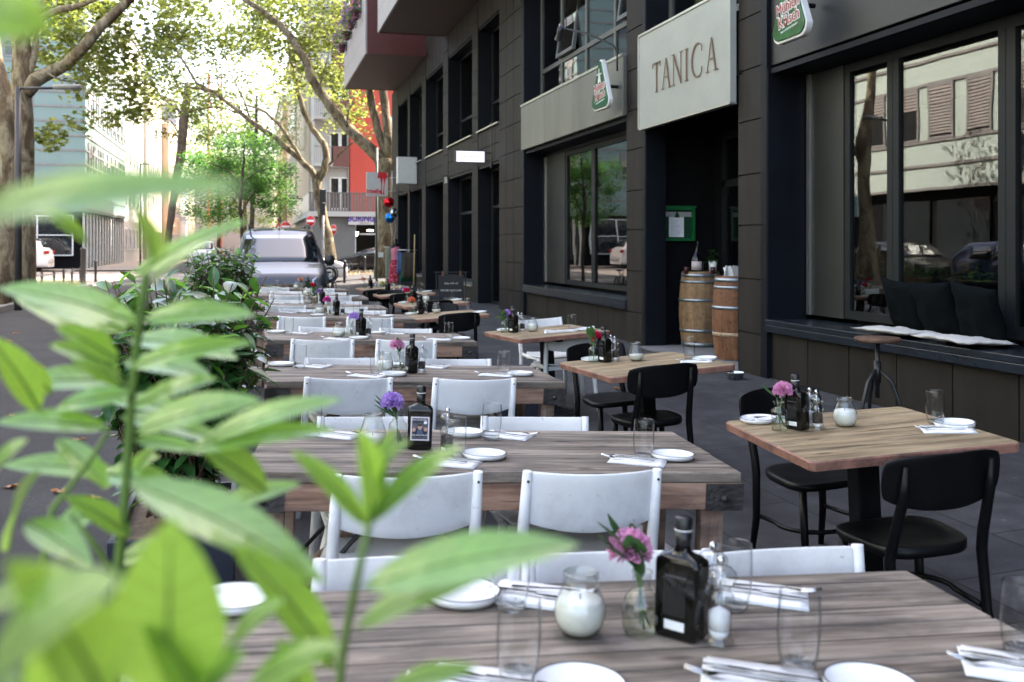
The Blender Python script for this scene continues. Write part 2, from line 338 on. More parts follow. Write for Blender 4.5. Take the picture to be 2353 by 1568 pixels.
# ---------------------------------------------------------------- special materials
def m_pave():
    m,nt,b=newmat('paving_slabs'); b.inputs['Roughness'].default_value=.75; b.inputs['Specular IOR Level'].default_value=.35
    v=coords(nt,(1,1,1),False)
    mp=N(nt,'ShaderNodeMapping'); mp.inputs['Rotation'].default_value=(0,0,R(90)); L(nt,v,mp.inputs['Vector'])
    br=N(nt,'ShaderNodeTexBrick',Scale=1.0); br.offset=.5
    br.inputs['Color1'].default_value=(.036,.035,.037,1); br.inputs['Color2'].default_value=(.066,.064,.065,1); br.inputs['Mortar'].default_value=(.018,.02,.014,1)
    br.inputs['Mortar Size'].default_value=.007; br.inputs['Brick Width'].default_value=.95; br.inputs['Row Height'].default_value=.62; br.inputs['Bias'].default_value=0
    L(nt,mp.outputs[0],br.inputs['Vector'])
    n=N(nt,'ShaderNodeTexNoise',Scale=2.2,Detail=8.,Roughness=.7); L(nt,v,n.inputs['Vector'])
    sp=N(nt,'ShaderNodeTexNoise',Scale=130.,Detail=2.); L(nt,v,sp.inputs['Vector'])
    a=ramp(nt,n.outputs[0],[(.25,(.5,.5,.5)),(.75,(1.4,1.4,1.4))]); c=ramp(nt,sp.outputs[0],[(.3,(.8,.8,.8)),(.62,(1,1,1)),(.74,(1.9,1.9,1.85))])
    m1=N(nt,'ShaderNodeMix',data_type='RGBA',blend_type='MULTIPLY'); m1.inputs['Factor'].default_value=1; L(nt,br.outputs[0],m1.inputs['A']); L(nt,a,m1.inputs['B'])
    m2=N(nt,'ShaderNodeMix',data_type='RGBA',blend_type='MULTIPLY'); m2.inputs['Factor'].default_value=1; L(nt,m1.outputs['Result'],m2.inputs['A']); L(nt,c,m2.inputs['B'])
    gv=N(nt,'ShaderNodeTexVoronoi',Scale=5.5); L(nt,v,gv.inputs['Vector']); m3=N(nt,'ShaderNodeMix',data_type='RGBA',blend_type='MULTIPLY'); m3.inputs['Factor'].default_value=1
    L(nt,m2.outputs['Result'],m3.inputs['A']); L(nt,ramp(nt,gv.outputs['Distance'],[(.07,(1.9,1.85,1.8)),(.085,(1,1,1)),(.30,(1,1,1)),(.75,(.72,.72,.72))]),m3.inputs['B'])
    L(nt,m3.outputs['Result'],b.inputs['Base Color'])
    bp=N(nt,'ShaderNodeBump',Strength=.35,Distance=.01); L(nt,br.outputs['Fac'],bp.inputs['Height']); bp.invert=True; L(nt,bp.outputs[0],b.inputs['Normal'])
    return m
M['pavement']=m_pave()
def m_bark(name,cols,scale=3.):
    m,nt,b=newmat(name); b.inputs['Roughness'].default_value=.9; b.inputs['Specular IOR Level'].default_value=.2
    v=coords(nt,(1,1,.45),True)
    n=N(nt,'ShaderNodeTexNoise',Scale=scale,Detail=5.,Roughness=.55,Distortion=.8); L(nt,v,n.inputs['Vector'])
    n2=N(nt,'ShaderNodeTexNoise',Scale=scale*9,Detail=5.,Roughness=.7); L(nt,v,n2.inputs['Vector'])
    c=ramp(nt,n.outputs[0],cols); d=ramp(nt,n2.outputs[0],[(.3,(.6,.6,.6)),(.7,(1.15,1.15,1.15))])
    mx=N(nt,'ShaderNodeMix',data_type='RGBA',blend_type='MULTIPLY'); mx.inputs['Factor'].default_value=1; L(nt,c,mx.inputs['A']); L(nt,d,mx.inputs['B'])
    L(nt,mx.outputs['Result'],b.inputs['Base Color'])
    bp=N(nt,'ShaderNodeBump',Strength=.6,Distance=.05); L(nt,n2.outputs[0],bp.inputs['Height']); L(nt,bp.outputs[0],b.inputs['Normal'])
    return m
M['bark']=m_bark('plane_bark',[(.34,(.06,.044,.026)),(.46,(.11,.085,.052)),(.54,(.22,.185,.12)),(.66,(.095,.08,.045))])
M['barkpale']=m_bark('pale_plane_bark',[(.34,(.10,.07,.042)),(.46,(.20,.155,.10)),(.54,(.36,.31,.21)),(.66,(.15,.12,.07))])
M['bark2']=m_bark('brown_bark',[(.3,(.06,.045,.032)),(.5,(.11,.085,.06)),(.7,(.17,.14,.105))],6.)
# ---------------------------------------------------------------- ground
def gz(x):
    if x<-2: return .107
    if x<2: return .107-.037*(x+2)
    if x<5.3: return -.041+.05*(x-2)
    return .124
def strip(name,xs,y0,y1,dz,m,ny=1):
    mb=MB(); rows=[[(x,y0+(y1-y0)*j/ny,(gz(x)+dz)) for x in xs] for j in range(ny+1)]
    mb.grid(rows,smooth=False); o=mb.build(name,m,fix=True); return struct(o)
M['ground']=mat('ground_grey',(.12,.115,.11),.9,var=.25,vs=1.5,rand=False)
strip('ground',[-400,-60,-5.1,-2,2,5.3,60,400],-60,700,-.05,M['ground'])
strip('road',[-5.1,-2,2.0],-30,160,0,M['asphalt'])
M['sett']=mat('pale_setts',(.27,.225,.185),.85,var=.3,vs=5,bump=.5,bs=30,rand=False)
strip('pavement',[2.12,5.3,5.9],-16,38.6,.0,M['pavement'])
strip('kerb',[2.0,2.12],-16,38.6,.006,M['kerb'])
strip('side_street',[2.0,5.3,60],38.7,55,-.004,M['asphalt'])
strip('side_street',[-60,-5.1],36.5,56,-.004,M['sett'])
strip('far_pavement',[-12,-5.1],57,170,.05,M['sett'])
strip('far_pavement',[2.0,5.3,30],55.1,170,.02,M['sett'])
o=MB().box(-11.,-5.25,-30,35,.05,.20).build('left_pavement',M['sett'],bevel=.02); struct(o)
o=MB().box(-5.25,-5.1,-30,35.15,.05,.235).build('kerb',M['kerb'],bevel=.02); struct(o)
o=MB().box(-11.,-5.25,35,35.15,.05,.235).build('kerb',M['kerb'],bevel=.02); struct(o)
mb=MB(); rr=random.Random(3)
rows=[[(-9.6+3.6*i/14,25.+9.7*j/20,.205+.05*mnoise.noise(Vector((i*.6,j*.5,0)))+.02) for i in range(15)] for j in range(21)]
mb.grid(rows); struct(mb.build('soil',M['dirt']))
# worn white and yellow paint on the asphalt
M['roadpaint']=mat('worn_road_paint',(.42,.41,.38),.8,var=.4,vs=25,rand=False)
M['yellowpaint']=mat('worn_yellow_paint',(.55,.32,.04),.8,var=.3,vs=25,rand=False)
def paint(pts,m,name='road_marking'):
    mb=MB(); mb.add([(x,y,gz(x)+.005) for x,y in pts],[tuple(range(len(pts)))]); struct(mb.build(name,m))
paint([(.78,4.02),(1.28,4.0),(1.28,4.10),(.78,4.12)],M['roadpaint'])
paint([(1.62,3.62),(1.74,3.61),(1.74,3.68),(1.62,3.68)],M['yellowpaint']); paint([(1.60,3.30),(1.72,3.30),(1.72,3.40),(1.60,3.39)],M['yellowpaint'])
paint([(1.55,4.06),(1.72,4.05),(1.72,4.14),(1.55,4.13)],M['roadpaint'])
# ---------------------------------------------------------------- restaurant building
X0=5.3
B=thing('restaurant_building','long dark brown clad building with navy window reveals and red balconies, on the right','building',(0,0,0))
PIL=[(-15,4.5),(9.49,9.98),(12.79,13.37),(19.16,20.96),(23.1,23.7),(26.8,27.5),(30.4,31.1),(33.6,34.0),(36.4,38)]
pm=MB(); bk=MB()
def panels(y0,y1,z0,z1,w,h,x=X0,g=.016,zs=None):
    ny=max(1,round((y1-y0)/w)); 
    if zs is None:
        nz=max(1,round((z1-z0)/h)); zs=[z0+(z1-z0)*k/nz for k in range(nz+1)]
    for i in range(ny):
        for k in range(len(zs)-1):
            a=y0+(y1-y0)*i/ny; b=y0+(y1-y0)*(i+1)/ny
            pm.box(x,x+.03,a+(g/2 if i else 0.001),b-(g/2 if i<ny-1 else .001),zs[k]+g/2,zs[k+1]-g/2)
zj=[-.2,.02,.58,1.17,1.76,2.32,2.91,3.48,4.06,4.64,5.22,5.80,6.38,6.96,7.4]
for a,b in PIL:
    if b<4.6: panels(a,b,0,7.4,.9,.58,zs=zj)
    elif b-a>1: panels(a,b,0,7.4,.62,.58,zs=zj)
    else: panels(a,b,0,7.4,5,.58,zs=zj)
    bk.box(X0+.028,X0+.34,a,b,-.3,7.4)
BAYS=[(4.5,9.36),(9.98,12.68),(13.37,18.96),(20.96,23.1),(23.7,26.8),(27.5,30.4),(31.1,33.6),(34.0,36.4)]
for i,(a,b) in enumerate(BAYS):
    panels(a,b,6.75,7.4,.62,.65,x=X0+.012); bk.box(X0+.045,X0+.34,a,b,6.75,7.4)
    if i>=3:
        panels(a,b,3.42,4.22,.45,.4,x=X0+.012); bk.box(X0+.045,X0+.34,a,b,3.42,4.22)
    elif i==0 or i==2: bk.box(X0+.1,X0+.34,a,b,3.45,4.25)
    if i in (0,2): panels(a,b,.05,.62,.74,.57,x=X0+.06); bk.box(X0+.10,X0+.4,a,b,-.3,.62)
    if i in (4,6,7): panels(a,b,.05,.5,.74,.45,x=X0+.04); bk.box(X0+.08,X0+.3,a,b,-.3,.5)
pm.build('wall_cladding',M['panel'],B); bk.build('wall',M['gap'],B)
# plinth, upper storeys, mass behind
mb=MB().box(9,20,-15,38,-.3,18).box(X0+.05,8.99,-15,38,7.42,18).box(X0+.04,9,37.7,38,-.3,7.42).box(X0+.3,9,-15,-14.8,-.3,7.42)
mb.build('upper_storeys',M['panel'],B)
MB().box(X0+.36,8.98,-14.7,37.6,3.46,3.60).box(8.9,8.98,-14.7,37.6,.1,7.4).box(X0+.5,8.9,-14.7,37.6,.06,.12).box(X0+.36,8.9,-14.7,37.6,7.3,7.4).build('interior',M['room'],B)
# navy reveals on both sides of each opening
mb=MB()
for i,(a,b) in enumerate(BAYS):
    d=.46 if i in(0,2) else (.3 if i==1 else .36); z0=.62 if i in (0,2) else -.1; z1=3.42
    for y,s in ((a,1),(b,-1)):
        mb.box(X0+.004,X0+d,min(y,y+.02*s)+.001,max(y,y+.02*s)+.001,z0,z1); mb.box(X0+.004,X0+.40,min(y,y+.02*s)+.001,max(y,y+.02*s)+.001,4.27,6.75)
    mb.box(X0+.03,X0+d,a+.03,b-.03,3.36,3.415 if i!=1 else 3.44); mb.box(X0+.03,X0+.4,a+.03,b-.03,6.7,6.748)
mb.box(X0-.002,X0+.3,9.36,9.488,-.3,7.4).box(X0-.002,X0+.3,12.682,12.788,-.3,7.4).box(X0-.002,X0+.3,18.962,19.158,-.3,7.4)
mb.build('window_reveal',M['navy'],B)
def window(y0,y1,z0,z1,x,ym=(),zm=(),fw=.07,pane='pane',fm='frame',dp=.06):
    f=MB(); f.box(x,x+dp,y0,y1,z0,z0+fw).box(x,x+dp,y0,y1,z1-fw,z1).box(x,x+dp,y0,y0+fw,z0+fw,z1-fw).box(x,x+dp,y1-fw,y1,z0+fw,z1-fw)
    for y in ym: f.box(x+.002,x+dp-.002,y-fw/2,y+fw/2,z0+fw,z1-fw)
    for z in zm: f.box(x+.004,x+dp-.004,y0+fw,y1-fw,z-fw/2,z+fw/2)
    o=f.build('window',M[fm],B,bevel=.006)
    MB().box(x+dp*.5,x+dp*.5+.012,y0+fw*.5,y1-fw*.5,z0+fw*.5,z1-fw*.5).build('pane',M[pane],o)
    return o
fy=lambda px,X: onX(px,600,X).y
# W1 : big window with bench
XW=5.78
yA,yB,yC,yD,yE=fy(1940,XW),fy(2050,XW),fy(2310,XW),4.55,9.34
window(yB,yA,.80,3.36,XW,fw=.085); window(yC,yB-.003,.80,3.36,XW,fw=.085); window(yD,yC-.003,.80,3.36,XW,fw=.10)
MB().box(XW-.01,XW+.05,yA+.003,fy(1866,XW),.80,3.36).build('blank_panel',M['darkband'],B)
MB().box(XW-.035,XW+.06,fy(1866,XW)+.002,fy(1859,XW),.80,3.36).build('steel_strip',M['alu'],B)
MB().box(XW-.01,XW+.05,fy(1859,XW)+.002,yE,.80,3.36).build('blank_panel',M['navy'],B)
mb=MB().box(X0-.03,XW+.08,4.5,9.355,.70,.755).box(X0-.03,X0+.02,4.5,9.355,.625,.699); mb.build('window_bench',M['sill'],B,bevel=.006)
MB().box(X0+.05,X0+.3,4.5,9.36,3.45,4.40).build('fascia',M['darkband'],B,bevel=.006)
# W2
XV=5.75
y1_,y2_,y3_=fy(1299,XV),fy(1362,XV),fy(1432,XV)
window(y2_,y1_,.80,3.30,XV,fw=.085); window(13.40,y2_-.003,.80,3.30,XV,fw=.085)
MB().box(XV-.01,XV+.05,y1_+.003,fy(1256,XV),.80,3.30).build('blank_panel',M['darkband'],B)
MB().box(XV-.035,XV+.06,fy(1256,XV)+.002,fy(1252,XV),.80,3.30).build('steel_strip',M['alu'],B)
MB().box(XV-.01,XV+.05,fy(1252,XV)+.002,18.94,.80,3.30).build('blank_panel',M['navy'],B)
MB().box(XV-.01,XV+.05,13.39,18.94,3.302,3.40).build('window_head',M['frame'],B)
mb=MB().box(X0-.03,XV+.08,13.375,18.955,.68,.745).box(X0-.03,X0+.03,13.375,18.955,.60,.679); mb.build('window_sill',M['sill'],B,bevel=.006)
mb=MB()
for a,b in ((13.38,15.35),(15.354,17.3),(17.304,18.95)): mb.box(X0-.06,X0+.09,a,b,3.43,4.30)
mb.build('fascia',M['greyband'],B,bevel=.008)
MB().box(X0-.075,X0+.4,13.38,18.95,4.302,4.34).build('flashing',M['alu'],B)
# upper windows
for i,(a,b) in enumerate(BAYS):
    w_=b-a
    if i<3:
        n=4 if w_>3.5 else 2; ym=[a+w_*k/n for k in range(1,n)]
        window(a+.02,b-.02,4.35,6.7,X0+.34,ym,(5.0,),fw=.085,fm='greyframe')
    else: window(a+.02,b-.02,4.29,6.7,X0+.34,(a+w_*.48,),(4.95,),fw=.06)
    if i>=3: MB().box(X0-.05,X0+.38,a+.01,b-.01,4.232,4.266).build('window_sill',M['alu'],B)
# tilted open sashes in the upper window over the grey band
for yc,w_ in ((17.2,1.0),(14.1,.8)):
    f=MB(); f.box(-.03,.03,-w_/2,w_/2,0,.07).box(-.03,.03,-w_/2,w_/2,1.53,1.6).box(-.03,.03,-w_/2,-w_/2+.07,.07,1.53).box(-.03,.03,w_/2-.07,w_/2,.07,1.53)
    o=f.build('tilted_sash',M['greyframe'],B); o.matrix_local=TR(X0+.30,yc,5.06,0,R(-8)*-1)
    MB().box(-.006,.006,-w_/2+.05,w_/2-.05,.05,1.55).build('pane',M['panedark'],o)
# entrance recess
mb=MB().box(6.48,6.56,9.6,13.1,-.1,3.5).box(5.62,6.48,12.95,13.1,-.1,3.5).box(5.62,6.48,9.6,9.75,-.1,3.5).box(5.3,6.5,9.9,12.95,3.45,3.5)
mb.build('entrance_recess',M['blackwall'],B)
door=MB()
ya,yb=10.15,12.55; x=6.40
for a,b,c,d in ((ya,ya+.09,.12,3.1),(yb-.09,yb,.12,3.1),(ya+1.2,ya+1.3,.12,3.1),(ya,yb,2.35,2.45),(ya,yb,3.02,3.12),(ya,yb,.12,.22)): door.box(x,x+.06,a,b,c,d)
d=door.build('door',M['frame'],B)
MB().box(x+.03,x+.04,ya+.05,yb-.05,.15,3.08).build('pane',M['pane'],d)
MB().tube([(x-.06,ya+1.36,.9),(x-.06,ya+1.36,1.7)],.015,8).build('handle',M['steel'],d)
MB().box(5.2,6.45,9.99,12.67,.06,.14).build('door_step',M['kerb'],B)
# shop bays
xg=X0+.33
window(22.1,23.07,.12,3.38,xg,(),(2.45,),fw=.07); 
o=window(20.99,22.09,.12,3.38,xg,(),(2.45,),fw=.07); o.name='door'
MB().tube([(xg-.01,21.15,.85),(xg-.07,21.15,.85),(xg-.07,21.15,1.65),(xg-.01,21.15,1.65)],.016,8).build('handle',M['steel'],o)
window(23.72,26.78,.56,3.38,xg,(25.2,),(2.4,),fw=.07)
window(31.12,33.58,.56,3.38,xg,(32.3,),(),fw=.07); window(34.02,36.38,.56,3.38,xg,(35.2,),(),fw=.07)
for a,b in ((23.71,26.79),(31.11,33.59),(34.01,36.39)): MB().box(X0-.03,xg+.06,a,b,.505,.545).build('window_sill',M['alu'],B)
MB().box(X0+1.3,X0+1.35,27.4,30.5,-.1,3.42).box(X0+.34,X0+1.3,30.4,30.5,-.1,3.42).box(X0+.34,X0+1.3,27.4,27.5,-.1,3.42).build('passage_wall',M['blackwall'],B)
# white letters on the shop glass
for z,s in ((2.0,'anprobe'),(1.75,'atelier')):
    text(s,.16,M['white'],B,Matrix.Translation((xg-.004,24.4,z))@FACE_NX,'window_lettering')
text('31b',.26,M['white'],B,Matrix.Translation((X0-.006,27.1,3.35))@FACE_NX,'house_number')
# balconies
M['balfront']=mat('pale_balcony_cladding',(.33,.295,.285),.55,var=.08,vs=2)
M['balred']=mat('dark_red_cladding',(.085,.018,.013),.5,var=.12)
M['soffit']=mat('brown_soffit',(.075,.045,.038),.6,var=.15)
def balcony(y0,y1,xf=3.41):
    o=MB().box(xf+.05,X0+.03,y0+.03,y1-.03,7.45,7.62).build('balcony',M['soffit'],B)
    f=MB()
    zs=[7.43,8.02,8.62,9.3]; n=max(1,round((y1-y0)/3.4))
    for k in range(3):
        for j in range(n): f.box(xf,xf+.05,y0+(y1-y0)*j/n+.004,y0+(y1-y0)*(j+1)/n-.004,zs[k]+.006,zs[k+1]-.006)
    f.build('balcony_front',M['balfront'],o)
    MB().box(xf+.052,X0,y0,y0+.03,7.43,9.3).build('balcony_side',M['balred'],o); MB().box(xf+.052,X0,y1-.03,y1,7.43,9.3).build('balcony_side',M['balred'],o)
    MB().box(xf+.05,xf+.07,y0+.03,y1-.03,7.63,9.28).build('balcony_inner',M['balred'],o)
    MB().box(xf+1.1,xf+1.3,y1-1.5,y1-1.3,9.3,12).box(xf+.3,xf+.5,y1-.5,y1-.3,9.3,12).build('post',M['balred'],o)
balcony(30.3,37.4); balcony(16.5,27.3)
# ---------------------------------------------------------------- signs on the facade
def text2(s,size,mt,parent,Mx,off=0,ext=.002,sx=1,shear=0,name='lettering'):
    cu=bpy.data.curves.new(name,'FONT'); cu.body=s; cu.size=size; cu.extrude=ext; cu.align_x='CENTER'; cu.align_y='CENTER'; cu.offset=off; cu.shear=shear; cu.resolution_u=3
    o=bpy.data.objects.new(name,cu); col.objects.link(o); dg=bpy.context.evaluated_depsgraph_get()
    me=bpy.data.meshes.new_from_object(o.evaluated_get(dg)); bpy.data.objects.remove(o)
    me.materials.clear(); me.materials.append(mt); me.transform(Matrix.Diagonal((sx,1,1,1)))
    o=bpy.data.objects.new(name,me); col.objects.link(o); o.parent=parent; o.matrix_local=Mx; return o
M['signface']=mat('pale_sign_face',(.33,.335,.30),.3,var=.08,vs=1.5,spec=.5)
M['bronze']=mat('bronze_letters',(.20,.125,.08),.35,metal=.6,var=.15)
s=thing('shop_sign','large pale grey sign board reading TANICA in thin bronze letters above the entrance','sign',(5.24,11.345,3.15))
MB().box(-.03,.05,-1.33,1.33,.0,1.27).build('board',M['signface'],s,bevel=.004)
MB().box(-.045,.05,-1.345,1.345,1.272,1.30).box(-.045,.05,1.332,1.36,0,1.271).box(-.04,.05,-1.345,1.33,-.02,-.002).build('frame',M['alu'],s)
lt=MB(); lt.M=Matrix.Translation((-.044,-.09,.62))@FACE_NX@Matrix.Diagonal((.93,.92,1,1))
TK,TN=.030,.010
def stroke(a,b,w): 
    a=Vector((*a,0));b=Vector((*b,0)); d=(b-a).normalized(); n_=Vector((-d.y,d.x,0))*w/2
    z=Vector((0,0,.008)); P=[a-n_,a+n_,b+n_,b-n_]; lt.add([p-z*.5 for p in P]+[p+z*.5 for p in P],[(3,2,1,0),(4,5,6,7),(0,1,5,4),(1,2,6,5),(2,3,7,6),(3,0,4,7)])
def serif(x,y,w=.085): 
    stroke((x-w/2,y),(x+w/2,y),.012)
hh=.21
def lA(x): stroke((x-.115,-hh),(x,hh),TN); stroke((x+.115,-hh),(x-.004,hh),TK); stroke((x-.07,-.05),(x+.07,-.05),TN); serif(x-.118,-hh,.09); serif(x+.12,-hh,.1)
x=-.86
stroke((x,-hh),(x,hh),TK); stroke((x-.13,hh-.006),(x+.13,hh-.006),.02); stroke((x-.13,hh),(x-.135,hh-.07),TN); stroke((x+.13,hh),(x+.135,hh-.07),TN); serif(x,-hh,.1)
lA(-.53)
x=-.16; stroke((x-.12,-hh),(x-.12,hh),TN); stroke((x-.12,hh),(x+.12,-hh),TK); stroke((x+.12,-hh),(x+.12,hh),TN); serif(x-.12,-hh); serif(x+.12,hh); serif(x-.14,hh,.07)
x=.13; stroke((x,-hh),(x,hh),TK); serif(x,-hh,.1); serif(x,hh,.1)
pts=[(.47+.175*math.cos(a),(hh+.01)*math.sin(a)) for a in [R(48+264*k/22) for k in range(23)]]
for k in range(22): stroke(pts[k],pts[k+1],TN+(TK-TN+.005)*max(0,math.sin(math.pi*(k+.5)/22))**1.3)
stroke(pts[0],(pts[0][0]+.002,pts[0][1]-.06),TN); stroke(pts[-1],(pts[-1][0]+.002,pts[-1][1]+.06),TN)
lA(.86)
lt.build('lettering',M['bronze'],s,fix=False)
# beer signs
M['beergreen']=mat('green_enamel',(.012,.09,.03),.12,var=.35,vs=4,spec=.6); M['beerred']=mat('sign_red',(.28,.012,.012),.35,var=.1); M['signwhite']=mat('sign_white',(.66,.66,.64),.35,var=.05)
def pear(w,h,n=10):
    """rounded triangle, base at z=0"""
    C=[(-w/2+.12,.12,.12,180,275),(w/2-.12,.12,.12,265,360),(0,h-.055,.055,0,180)]
    out=[]
    for cx,cz,r,a0,a1 in C:
        for k in range(n): a=R(a0+(a1-a0)*k/(n-1)); out.append((cx+r*math.cos(a),cz+r*math.sin(a)))
    return out
def beer(name,label,y,z0,x=5.06,rz=0):
    s=thing(name,label,'sign',(x,y,z0),R(rz)); out=pear(.62,.74)
    Mx=Matrix.Rotation(R(-90),4,'Z')
    MB().prism(out,.07,Mx).build('rim',M['signwhite'],s,bevel=.008)
    sm=[(a*.93,.37+(b-.37)*.93-.002) for a,b in out]
    MB().prism(sm,.018,Matrix.Translation((-.042,0,0))@Mx).build('face',M['beergreen'],s,bevel=.006)
    B0=Matrix.Translation((-.053,0,0))@FACE_NX@Matrix.Rotation(R(7),4,'Z')
    for off,mt,dz in ((.011,M['signwhite'],0),(0,M['beerred'],.004)):
        text2('Mühlen',.155,mt,s,Matrix.Translation((0,0,.335))@B0@Matrix.Translation((0,0,dz)),off,sx=.9)
        text2('Kölsch',.155,mt,s,Matrix.Translation((0,-.02,.205))@B0@Matrix.Translation((0,0,dz)),off,sx=.9)
    text2('NACH KÖLNER BRAUART',.027,M['signwhite'],s,Matrix.Translation((0,-.03,.115))@B0)
    m=MB(); m.M=Matrix.Translation((-.055,0,.52))@FACE_NX
    for a in (40,130,220,310): m.box(-.008,.008,0.0,.085,0,.004); m.M=m.M@Matrix.Rotation(R(90),4,'Z')
    m.M=Matrix.Translation((-.054,0,.46))@FACE_NX; m.add([(-.05,-.06,0),(.05,-.06,0),(.03,.06,0),(-.03,.06,0)],[(0,1,2,3)])
    o=m.build('emblem',M['signwhite'],s,fix=False)
    MB().tube([(.05,0,.35),(.24,0,.35)],.025,8).build('bracket',M['blackm'],s)
    return s
beer('beer_sign','green triangular enamel beer sign on the pale grey metal band left of the entrance',13.58,3.53,5.0,3)
beer('beer_sign','large green triangular beer sign on the dark band above the bench window',8.45,3.52,5.06,0)
# swan neck lamp over the first beer sign
g=thing('sign_lamp','black swan neck lamp arching over the beer sign on the grey band','lamp',(5.2,13.55,4.2))
pts=[(0,-.05,-.1),(0,-.05,.15),(-.05,-.03,.28),(-.35,.35,.52),(-.62,.72,.66)]
MB().tube(pts,.014,8).build('arm',M['blackm'],g)
h=MB(); h.M=Matrix.Translation((-.62,.74,.62))@Matrix.Rotation(R(35),4,'X'); h.lathe([(.02,.06),(.05,.05),(.055,0),(.05,-.06),(.07,-.15)],14); h.build('lamp_head',M['blackm'],g)
h=MB(); h.M=Matrix.Translation((-.62,.74,.64)); h.box(-.03,.03,-.03,.03,-.02,.04).build('clamp',mat('blue_tape',(.02,.04,.25),.5),g)
# small lit projecting sign
M['lit']=mat('lit_white_panel',(.9,.88,1.0),.4,var=0,emit=.12)
s=thing('projecting_sign','small lit white projecting sign with faint lettering above the shop door','sign',(4.82,21.8,3.40))
MB().box(-.35,.35,-.06,.06,0,.29).build('case',M['blackm'],s,bevel=.01)
MB().box(-.325,.325,-.066,-.061,.025,.265).build('light_panel',M['lit'],s)
text('Kala collection',.075,mat('faint_violet_print',(.20,.17,.40),.6),s,Matrix.Translation((.02,-.068,.145))@FACE_NY)
MB().tube([(.34,0,.06),(.50,0,.06)],.012,6).tube([(.34,0,.24),(.50,0,.24)],.012,6).box(.485,.51,-.03,.03,-.1,.95).build('bracket',M['blackm'],s)
# white light box
s=thing('light_box','white metal light box projecting from the brown cladding above a shop window','sign',(4.98,32.2,3.55))
MB().box(-.32,.32,-.16,.16,0,.88).build('case',mat('white_box_metal',(.62,.62,.62),.35,metal=.2,var=.1,vs=2),s,bevel=.01)
MB().box(-.28,.28,-.17,-.162,.04,.84).build('panel',mat('blank_sign_panel',(.6,.6,.58),.3,var=.05),s)
# menu case
M['green']=mat('green_case',(.006,.12,.035),.4,var=.15)
s=thing('menu_case','green menu display case with a white sheet on the dark entrance wall','menu case',(5.88,12.945,1.60))
MB().box(-.27,.27,-.07,0,0,.04).box(-.27,.27,-.07,0,.44,.48).box(-.27,-.23,-.07,0,.041,.439).box(.23,.27,-.07,0,.041,.439).box(-.29,.29,-.08,.0,.482,.50).build('case',M['green'],s)
MB().box(-.228,.228,-.012,-.002,.042,.438).build('back',mat('dark_green_felt',(.004,.05,.018),.9),s)
MB().box(-.225,.225,-.035,-.014,.345,.415).build('header',mat('grey_header',(.35,.35,.35),.5),s)
MB().box(-.115,.115,-.022,-.014,.055,.344).build('menu_sheet',M['paper'],s)
m=MB(); rr=random.Random(5)
for k in range(17): m.box(-.085,-.085+rr.uniform(.06,.16),-.0235,-.0225,.08+k*.0145,.083+k*.0145)
m.build('print',mat('grey_print',(.35,.35,.4),.8),s)
m=MB(); m.prism([(a*.12,b*.12) for a,b in pear(.62,.74)],.008,Matrix.Translation((0,-.042,.335))); m.build('emblem',M['beergreen'],s)
# ---------------------------------------------------------------- furniture makers
def mk_long_table():
    t=thing('dining_table','','table')
    m=MB(); rr=random.Random(2)
    for k in range(5):
        y0=-.41+.164*k; m.box(-.89+rr.uniform(0,.012),.89-rr.uniform(0,.012),y0+.0025,y0+.1615,.712,.75-rr.uniform(0,.0016))
    m.build('tabletop',M['greywood'],t,bevel=.005)
    m=MB()
    for y in (-.405,.365): m.box(-.885,.885,y,y+.04,.615,.711)
    for x in (-.885,.845): m.box(x,x+.04,-.364,.364,.615,.711)
    m.build('apron',M['apron'],t,bevel=.004)
    for sx in(-1,1):
        for sy in (-1,1):
            m=MB(); xa,xb=sorted((sx*.888,sx*.745)); ya=sy*.4065
            m.box(xa,xb,min(ya,ya+.003*sy),max(ya,ya+.003*sy),.612,.709); yy=sorted((sy*.4065,sy*.31)); m.box(min(sx*.886,sx*.889),max(sx*.886,sx*.889),yy[0],yy[1],.612,.709)
            o=m.build('corner_plate',M['rust'],t)
            m=MB(); m.M=Matrix.Translation((sx*.815,sy*.41,.655))@Matrix.Rotation(R(90)*sy*-1,4,'X'); m.lathe([(.014,-.002),(.014,.004),(.010,.009),(0.0001,.011)],10); m.build('bolt',M['rust'],o)
            m=MB(); m.box(sx*.79-.043,sx*.79+.043,sy*.33-.03,sy*.33+.03,0,.614); m.build('leg',M['legwood'],t,bevel=.004)
    for sx in (-1,1): MB().box(sx*.79-.03,sx*.79+.03,-.299,.299,.14,.22).build('end_rail',M['legwood'],t,bevel=.004)
    MB().box(-.759,.759,-.035,.035,.15,.21).build('stretcher',M['legwood'],t,bevel=.004)
    for sx in (-1,1): MB().bar((sx*.755,0,.20),(sx*.28,0,.70),.07,.035).build('brace',M['legwood'],t)
    for sx in(-1,1):
        for sy in(-1,1): MB().tube([(sx*.75,sy*.33,.22),(sx*.40,sy*.33,.62)],.009,6).build('iron_rod',M['blackm'],t)
    return t
